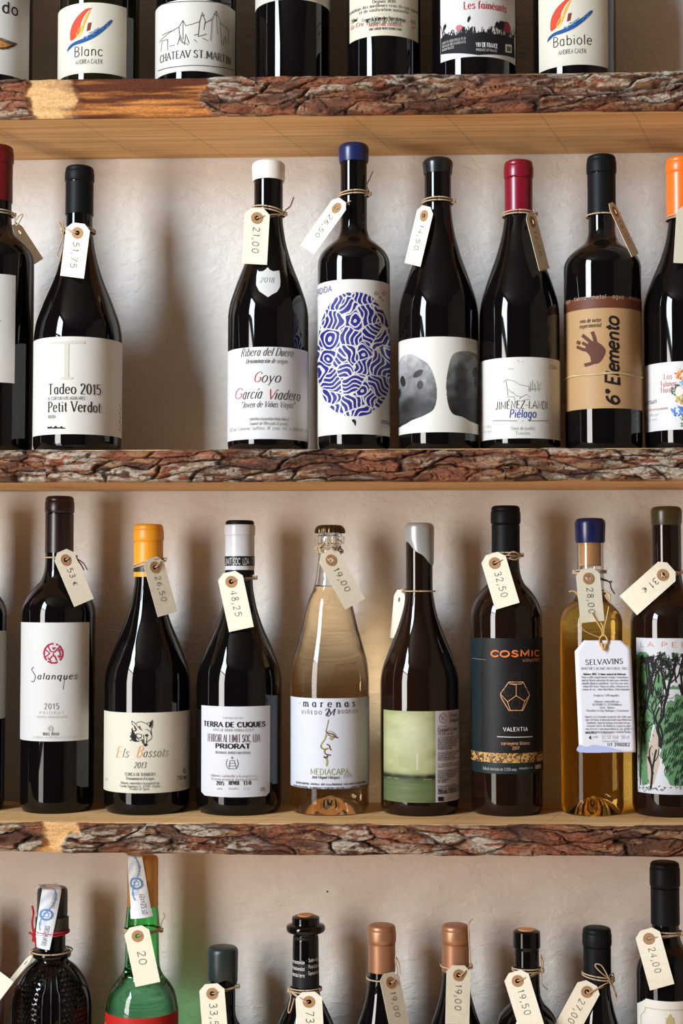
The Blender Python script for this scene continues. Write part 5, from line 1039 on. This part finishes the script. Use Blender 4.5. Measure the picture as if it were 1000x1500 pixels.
# ================================================================== price tags tied round the necks
M_CARD = mat('manila_card', s2l((232, 222, 198)), .75, spec=.2, noise=300.0, bump=.06)
M_EYE = mat('brown_card_ring', s2l((168, 124, 84)), .7, spec=.2)
M_TW = mat('jute_twine', s2l((186, 160, 130)), .95, spec=.1, noise=1500.0, bump=.5)
M_TWD = mat('dark_jute_twine', s2l((104, 78, 58)), .95, spec=.1)
PEN = ink((52, 46, 44))
def tag(b, top, bot, w, price, text, loop_y=None, side=1, sgn=1, eo=14.5, tails=(), fixed=None, full=37.0, tcap=9.5, tstart=27.5, tlen=None, ring2=True, back=False, card=M_CARD, strand=True, loop_tilt=.0, mirror=False, lift=.0015, taildark=False, bow=None, cat='price tag', strand_to=None):
    k = b.k; Wd = full*k; psi = math.acos(min(1, w/full))*sgn
    ax = Vector((bot[0]-top[0], bot[1]-top[1])); Lpx = ax.length; ax /= Lpx
    lat = (-ax[1]*-1, -ax[0])   # image-plane across vector (right-hand), px: perpendicular
    acr = (ax[1], -ax[0])       # points to the right when the tag hangs down
    def need(s):
        m = 0
        for w_ in (-.5, -.25, 0, .25, .5):
            px, py = top[0]+ax[0]*Lpx*s+acr[0]*w_*w, top[1]+ax[1]*Lpx*s+acr[1]*w_*w
            p = at(px, py, b.Y-.02); dx = p.x-b.x; r = b.r_fast(min(max(p.z-b.zb, 0), b.top)) if p.z-b.zb < b.top else 0
            r += .0016
            fy = math.sqrt(max(0, r*r-dx*dx)) if abs(dx) < r else 0
            m = max(m, fy - (-w_*math.sin(psi)*Wd))
        return m+lift
    ss = [i/10 for i in range(11)]; nd = [need(s) for s in ss]
    if fixed: n0, n1, bl = fixed[0], fixed[1], 0
    else:
        n0, n1 = nd[0], nd[-1]; bl = 0
        for s, v in zip(ss[1:-1], nd[1:-1]): bl = max(bl, (v-(n0+(n1-n0)*s))/(4*s*(1-s)))
        if bl > .004: ex = (bl-.004)*1.2; n0 += ex; n1 += ex*.3; bl = .004+0*ex; bl = max([bl]+[(v-(n0+(n1-n0)*s))/(4*s*(1-s)) for s, v in zip(ss[1:-1], nd[1:-1])])
    def Yc(s): return b.Y-(n0+(n1-n0)*s+bl*4*s*(1-s))
    def world(u, v, off=0.0):
        s = -v/(Lpx*k); y = Yc(min(max(s, -.05), 1.05)); y += u*math.sin(psi)
        a = u/Wd*w; px, py = top[0]+ax[0]*Lpx*s+acr[0]*a, top[1]+ax[1]*Lpx*s+acr[1]*a
        p = at(px, py, y); n = Vector((math.sin(psi)*.9, -max(.25, math.cos(psi)), .0)); n.normalize()
        return p+n*off
    org = world(0, -eo*k)
    e = empty('price_tag', org, text, cat, 'price tags tied to the bottle necks')
    class S_:
        pass
    S = S_(); S.k = k; S.pt = lambda u, v, off=0.0: tuple(world(u, v, off)-org)
    # card with punched hole
    L = Lpx*k; h1 = 29*k; c0 = (0, -eo*k); ch = 9.5*k; top_h = 9.0*k
    poly = [(-Wd/2+ch, 0), (Wd/2-ch, 0), (Wd/2, -top_h), (Wd/2, -h1), (-Wd/2, -h1), (-Wd/2, -top_h)]
    low = [(-Wd/2+Wd*c/4, -h1) for c in range(5)]; al = [math.atan2(p[1]-c0[1], p[0]-c0[0]) % (2*math.pi) for p in low]
    angs = sorted([x for x in [2*math.pi*i/28 for i in range(28)] if not (min(al)-.04 < x < max(al)+.04)]+[math.atan2(p[1]-c0[1], p[0]-c0[0]) % (2*math.pi) for p in poly if p[1] > -h1]+al)
    def hit(a):
        dx, dy = math.cos(a), math.sin(a); best = 1
        for i in range(6):
            p, q = poly[i], poly[(i+1) % 6]; ex, ey = q[0]-p[0], q[1]-p[1]; den = dx*ey-dy*ex
            if abs(den) < 1e-12: continue
            t = ((p[0]-c0[0])*ey-(p[1]-c0[1])*ex)/den; s_ = ((p[0]-c0[0])*dy-(p[1]-c0[1])*dx)/den
            if t > 0 and -1e-6 <= s_ <= 1+1e-6: best = min(best, t)
        return best
    vs, fs = [], []; hr = 3.6*k; n = len(angs)
    for a in angs:
        R_ = hit(a)
        for t in (0, .35, .7, 1): rr = hr+(R_-hr)*t; vs.append(S.pt(c0[0]+math.cos(a)*rr, c0[1]+math.sin(a)*rr))
    for i in range(n):
        j = (i+1) % n
        for t in range(3): fs.append((i*4+t, i*4+t+1, j*4+t+1, j*4+t))
    base = len(vs); rows = 14
    for r in range(rows+1):
        for c in range(5): vs.append(S.pt(-Wd/2+Wd*c/4, -h1-(L-h1)*r/rows))
    for r in range(rows):
        for c in range(4): q = base+r*5+c; fs.append((q, q+5, q+6, q+1))
    co = mesh('card', vs, fs, card, e)
    bm_ = bmesh.new(); bm_.from_mesh(co.data); bmesh.ops.remove_doubles(bm_, verts=bm_.verts, dist=2e-5); bm_.to_mesh(co.data); bm_.free()
    sm = co.modifiers.new('thickness', 'SOLIDIFY'); sm.thickness = .00035; sm.offset = 0 
    # reinforcement ring
    if not back:
        vs, fs = [], []; n = 32; ro = 8.6*k
        for i in range(n):
            a = 2*math.pi*i/n
            for rr, of in ((hr, .0002), (hr, .0007), (ro, .0007), (ro, .0002)): vs.append(S.pt(c0[0]+math.cos(a)*rr, c0[1]+math.sin(a)*rr, of))
        for i in range(n):
            j = (i+1) % n
            for t in range(3): fs.append((i*4+t, i*4+t+1, j*4+t+1, j*4+t))
        ey = mesh('reinforcement_ring', vs, fs, M_EYE, e)
    if price:
        p = Print(S, .0005); tl = (tlen or len(price)*tcap*.80)*k
        p.text(price, None, None, 0, tcap, PEN, 'hand', .075, .06, gap=2.6, rot=-math.pi/2, origin=(-tcap*.5*k, -tstart*k), length=tl, jit=.03)
        p.build(co, 'handwritten_price')
    # twine
    if loop_y is not None:
        v_, f_ = [], []; zl = at(b.cx, loop_y, b.Y).z-b.zb; r = b.r_fast(min(zl, b.top))+.0022; Rm = b.M.to_3x3()
        def nk(a, dz=0.0, dr=0.0):
            rr = r+dr; return b.loc+Rm @ Vector((math.sin(a)*rr, -math.cos(a)*rr, zl+dz+loop_tilt*math.sin(a)))-org
        for q in ((0, .0017) if ring2 else (0,)):
            tube(v_, f_, [nk(a, q+(.0012*math.sin(a+q*900) if q else 0)) for a in np.linspace(0, 2*math.pi, 41)], .00075, 6)
        sa = side*1.25
        kn = nk(sa, .0005, .0012)
        if strand:
            a0 = Vector(S.pt(0, c0[1], -.0012)); a1 = Vector(S.pt(side*.0022, c0[1]+.0004, .0018)); mid = (a1+kn)*.5+Vector((0, -.0022, .0006))
            tube(v_, f_, catmull([tuple(a0), tuple(a1), tuple(mid), tuple(kn)], 8), .00072, 6)
            m2 = (a1+kn)*.5+Vector((0, -.0012, -.0012)); tube(v_, f_, catmull([tuple(a1), tuple(m2), tuple(kn)], 8), .0006, 6)
        # knot: a small wound ball
        tube(v_, f_, [kn+Vector((.0016*math.cos(t*3.1), .0014*math.sin(t*3.1), .0016*math.cos(t*2.0))) for t in np.linspace(0, 6.3, 26)], .0008, 6)
        mesh('twine', v_, f_, M_TW, e, smooth=True)
        if tails:
            v_, f_ = [], []
            for tl_ in tails:
                def tp(x, y):
                    q = at(x, y, b.Y-.012); zz = q.z-b.zb; rr = b.r_fast(min(max(zz, 0), b.top))+.003; dx = q.x-b.x
                    return tuple(at(x, y, b.Y-math.sqrt(rr*rr-dx*dx)-.0025 if abs(dx) < rr else b.Y-.008)-org)
                pts = [tuple(kn)] + [tp(x, y) for x, y in tl_]
                tube(v_, f_, catmull(pts, 6), .00068, 6)
            mesh('twine_ends', v_, f_, M_TWD if taildark else M_TW, e, smooth=True)
    return e
tag(bL2, (21, 328), (57, 383), 15, None, 'price tag seen from behind, sticking out beside the red capsuled bottle', 316, 1, 1, back=True, fixed=(-.004, -.012), tails=[[(24, 330), (31, 320), (33, 314), (28, 316), (21, 326)]], strand=False)
tag(bTad, (115.5, 327), (105.5, 406), 35, '51,75', 'cream price tag reading 51,75 left of the empty gap', 341, -1, -1, tails=[[(92, 344), (88, 330), (86, 323), (92, 328), (93, 342)], [(92, 348), (87, 362), (84, 374), (88, 378), (92, 362)], [(91, 336), (89, 326)]])
tag(bGoy, (377, 305), (372.5, 387), 37, '21,00', 'cream price tag reading 21,00 above a shield sticker', 312, 1, 1, tails=[[(418, 308), (425, 302), (430, 289)]], taildark=True, loop_tilt=-.003)
tag(bPer, (501.5, 293), (450, 366), 25, '26,50', 'price tag reading 26,50 swung left under the blue wax seal', 288, 1, -1, tails=[[(537, 272), (541, 262), (546, 251)]], taildark=True, loop_tilt=.001)
tag(bMas, (624.5, 302), (604, 388), 24, '14,50', 'price tag reading 14,50 turned left on the stone faces bottle', 298, 1, -1, tails=[], strand=False)
tag(bJim, (775.5, 311), (797, 395), 15, '12,50', 'price tag turned sideways on the cherry red capsuled bottle', 317, 1, 1, tails=[[(783, 312), (781, 306)]], strand=False, loop_tilt=.0)
tag(bEle, (894, 297), (930, 374), 11, '18,00', 'edge-on curled price tag on the kraft paper labelled bottle', 317, 1, 1, strand=False, ring2=False)
tag(bOra, (1009, 302), (1004, 386), 36, '19,50', 'price tag cut by the right edge on the orange capsuled bottle', 322, 1, 1)
tag(bSal, (90.5, 807), (123, 883), 31, '53 €', 'price tag reading 53 € above the crimson ring emblem', 817, 1, 1, tails=[[(112, 818), (122, 825), (128, 835)], [(112, 819), (118, 826), (123, 835)]], taildark=True, tlen=27, ring2=False)
tag(bBas, (222.5, 817), (245.5, 900), 30, '26,50', 'price tag reading 26,50 on the yellow capsuled bottle', 826, 1, 1, tails=[[(242, 820), (245, 818)]], loop_tilt=.004)
tag(bTer, (335.5, 838), (353.5, 922), 37, '48,25', 'price tag reading 48,25 below the white and black capsule', 847, 1, 1, tails=[], ring2=False)
tag(bMar, (477.5, 808), (520, 885), 33, '19,00', 'price tag reading 19,00 on the clear crown capped bottle', 806, -1, 1, tails=[[(470, 806), (464, 800), (466, 812)], [(486, 800), (492, 790), (500, 794)], [(470, 800), (480, 790), (487, 806)]], loop_tilt=-.002)
tag(bSin, (586, 864), (579, 935), 16, None, 'price tag hanging behind the neck of the silver waxed bottle', 866, -1, -1, back=True, fixed=(-.006, -.012), strand=False, ring2=False)
tag(bCos, (720, 811), (743, 888), 37, '32,50', 'price tag reading 32,50 on the graffiti titled bottle', 814, 1, 1, tails=[[(760, 812), (752, 808), (744, 812)], [(762, 816), (754, 820), (746, 818)]])
tag(bSel, (860, 833), (867.5, 911), 35, '28,00', 'price tag reading 28,00 on the navy waxed clear bottle', 839, -1, 1, tails=[[(888, 850), (895, 862), (900, 870)], [(892, 852), (894, 851)]], taildark=True)
tag(bLap, (983, 831), (920, 887), 38, '31 €', 'price tag reading 31 € slanting left from the olive waxed bottle', 838, 1, 1, tails=[], ring2=False, eo=17, tlen=27)
# paper leaflet tag on the slim clear bottle
def leaflet(b):
    k = b.k; C = [(855, 938), (909, 938), (924, 951), (931, 1101), (848, 1103), (841.5, 955)]; Yf = b.Y-b.R-.0045
    org = at(883, 947, Yf); e = empty('leaflet_tag', org, 'large white printed tag hanging over the slim amber wine bottle', 'tag')
    def W_(x, y, off=0.0): return at(x, y, Yf-.0035*math.sin((y-938)/165*math.pi)*.6-(y-938)*1.2e-5)+Vector((0, -off, 0))-org
    class S_: pass
    S = S_(); S.k = k; S.uv = lambda x, y: (x*k, -y*k); S.pt = lambda u, v, off=0.0: tuple(W_(u/k, -v/k, off))
    vs, fs = [], []; rows = 34; cols = 12
    def lr(y):
        if y < 954: t = (y-938)/16.0; return 855-13.5*t, 909+15*min(1, (y-938)/13.0)
        t = (y-954)/148.0; return 841.5+6.5*t, 924+7*t
    ys = list(np.linspace(938, 954, 7))+list(np.linspace(960, 1102, rows))
    for y in ys:
        a, c = lr(y)
        for i in range(cols+1): vs.append(tuple(W_(a+(c-a)*i/cols, y)))
    for j in range(len(ys)-1):
        for i in range(cols): q = j*(cols+1)+i; fs.append((q, q+cols+1, q+cols+2, q+1))
    co = mesh('card', vs, fs, mat('white_card', s2l((222, 221, 228)), .5, spec=.3), e, smooth=True); m_ = co.modifiers.new('thickness', 'SOLIDIFY'); m_.thickness = .0003; m_.offset = 0
    p = Print(S, .0004); T = ink((60, 54, 56)); G_ = ink((150, 146, 156)); BL = ink((140, 150, 196))
    p.text('SELVAVINS', 857, 912, 974, 7.5, T, 'serif', .17, y2=972); p.text('MALENES BLANC NATURAL 2017', 851, 919, 981, 3.8, G_, 'serif', .15)
    t1 = ['Malenes 100%. Vi blanc natural de Malvasia', 'Vinya i celler completament ecologic. Fermentacio', 'amb els llevats autoctons del raim sense clarificar', 'ampolla filtrat ni estabilitzat. Tirat fet a ma sobre', 'volum 60% brisa. Vinya en cultiu a Menorca en', 'conreu de secà sobre Marl blava. Edicio limitada', '', 'Producció: 1.498 ampolles', '', 'Elaborat i embotellat per', 'SELVAVINS S.L. 07310 Mallorca', 'Selva - Balears', 'Viticultors Enòlegs Rodriguez i Casasnovas', '', 'Aquest vi es el primer projecte del celler que', 'neix d\'il·lusio tradicional amb raim Malvasia', 'Finalment. Aquesta bodega artesanal vol que', 'el nostre terrer de Mallorca s\'expressi amb', 'una frescor i una mineralitat pròpia. Collit a', 'ma i trepitjat amb el nostre cuidado d\'anys']
    for i, t in enumerate(t1):
        if t:
            q = min(1, len(t)/46); cx_ = 885+i*.35; p.text(t, cx_-34*q, cx_+34*q, 989+i*4.45, 3.2, G_ if i else T, 'serif', .16)
    p.text('MAJORCA', 857, 873, 1075, 3.6, T, 'serif', .16); p.line([(865, 1078), (863, 1081), (866, 1082)], 2, T); p.text('CAT D.O', 868, 875, 1081, 3, G_)
    p.text('L N02N17', 880, 898, 1075, 3.6, G_, 'serif', .16); p.text('13.5% Vol  50 cl', 881, 921, 1082, 5, G_, 'serif', .12); p.text('Contiene sulfitos', 881, 905, 1087, 3, G_); p.text('N1 398082', 889, 922, 1093, 5, ink((70, 70, 100)), 'sans', .16)
    p.line([(917+3*math.cos(i*.6), 1070+3*math.sin(i*.6)) for i in range(9)], .9, G_)
    p.poly([(849, 1102), (848.5, 1091), (858, 1094), (870, 1091), (884, 1093), (898, 1096), (908, 1101)], ink((176, 184, 222)), True, dz=-.00005); p.build(co)
    v_, f_ = [], []
    kn = [(883, 949), (878, 944), (878, 935), (884, 930), (889, 938), (886, 946), (882, 950)]
    f2 = lambda pts, off=.0022, r=.0007: tube(v_, f_, catmull([tuple(W_(x, y, off+.0006*math.sin(i*2.1))) for i, (x, y) in enumerate(pts)], 6), r, 6)
    f2(kn, .0018, .0009); f2([(883, 932), (880, 922), (872, 908), (866, 898)]); f2([(884, 932), (884, 920), (888, 905), (891, 888)]); f2([(881, 930), (882, 918), (879, 912)]); f2([(878, 934), (868, 930), (856, 924), (850, 915), (848, 902)], .0012, .0004); f2([(880, 942), (883, 952), (886, 944)], .003, .0012)
    Rm = b.M.to_3x3(); zl = at(b.cx, 868, b.Y).z-b.zb; r = b.r_fast(zl)+.001
    tube(v_, f_, [b.loc+Rm @ Vector((math.sin(a)*r, -math.cos(a)*r, zl+.001*math.sin(3*a)))-org for a in np.linspace(0, 6.283, 41)], .0008, 6)
    tube(v_, f_, catmull([tuple(at(x, y, b.Y-.024)-org) for x, y in ((833, 867), (840, 866), (846, 872), (848, 880))], 6), .0008, 6); tube(v_, f_, catmull([tuple(at(x, y, b.Y-.024)-org) for x, y in ((886, 865), (893, 872), (892, 880), (886, 872))], 6), .0009, 6)
    mesh('twine', v_, f_, mat('golden_twine', s2l((196, 158, 98)), .95), e, smooth=True)
leaflet(bSel)
tag(bL4, (-22, 1428), (10, 1452), 34, None, 'pale tag corner poking in at the left edge, bottom row', 1390, 1, 1, fixed=(.03, .06), strand=False)
tag(bHob, (47, 1399), (12, 1443), 7, None, 'edge-on price tag hanging left of the hobnail bottle', 1392, -1, -1, fixed=(.012, .02), back=True, strand=False, ring2=False, full=30)
tag(bGre, (198.5, 1357), (216.5, 1442), 37, '20', 'price tag reading 20 on the green bottle', 1362, 1, 1, tails=[[(236, 1352), (241, 1343), (239, 1337)], ], tlen=21, tstart=36, tcap=11)
tag(bWax, (309.5, 1441), (316, 1524), 37, '33,50', 'price tag reading 33 below the dark green wax seal', 1444, 1, 1, tails=[], ring2=False, tcap=11, tstart=28)
tag(bCor, (451.5, 1453), (456, 1538), 39, '73,50', 'price tag reading 73 under the ringed long neck', 1449, -1, 1, tails=[[(426, 1460), (422, 1480), (425, 1482), (431, 1462)]], tcap=11)
tag(bCp1, (568.5, 1425), (586, 1508), 29, '19,00', 'price tag reading 19,00 on the left copper capsuled bottle', 1432, 1, 1, tails=[[(582, 1420), (579, 1408), (580, 1402), (584, 1412), (586, 1426)], [(586, 1470), (597, 1494)]], ring2=False)
tag(bCp2, (671.5, 1414), (669.5, 1500), 35, '19,00', 'price tag reading 19,00 on the right copper capsuled bottle', 1414, 1, 1, tails=[[(686, 1360), (688, 1350), (692, 1346)]], ring2=False)
tag(bUnc, (753.5, 1423), (779, 1506), 37, '19,50', 'price tag reading 19,50 on the uncapped bottle', 1420, 1, 1, tails=[[(792, 1408), (791, 1398), (795, 1410), (795, 1420)], [(793, 1440), (802, 1450)]])
tag(bBow, (866, 1440), (826, 1514), 37, '27,00', 'price tag reading 27,00 swung left from the twine bow', 1430, 1, -1, tails=[[(884, 1428), (872, 1416), (874, 1412), (882, 1416), (892, 1434), (900, 1450), (905, 1472)], [(890, 1432), (898, 1426), (897, 1440), (890, 1436)], [(892, 1436), (899, 1452), (902, 1466)]], loop_tilt=-.002)
tag(bTal, (946, 1361), (969.5, 1446), 37, '24,00', 'price tag reading 24,00 on the tall lower right bottle', 1366, 1, 1, tails=[])
# loose red wool: nothing further
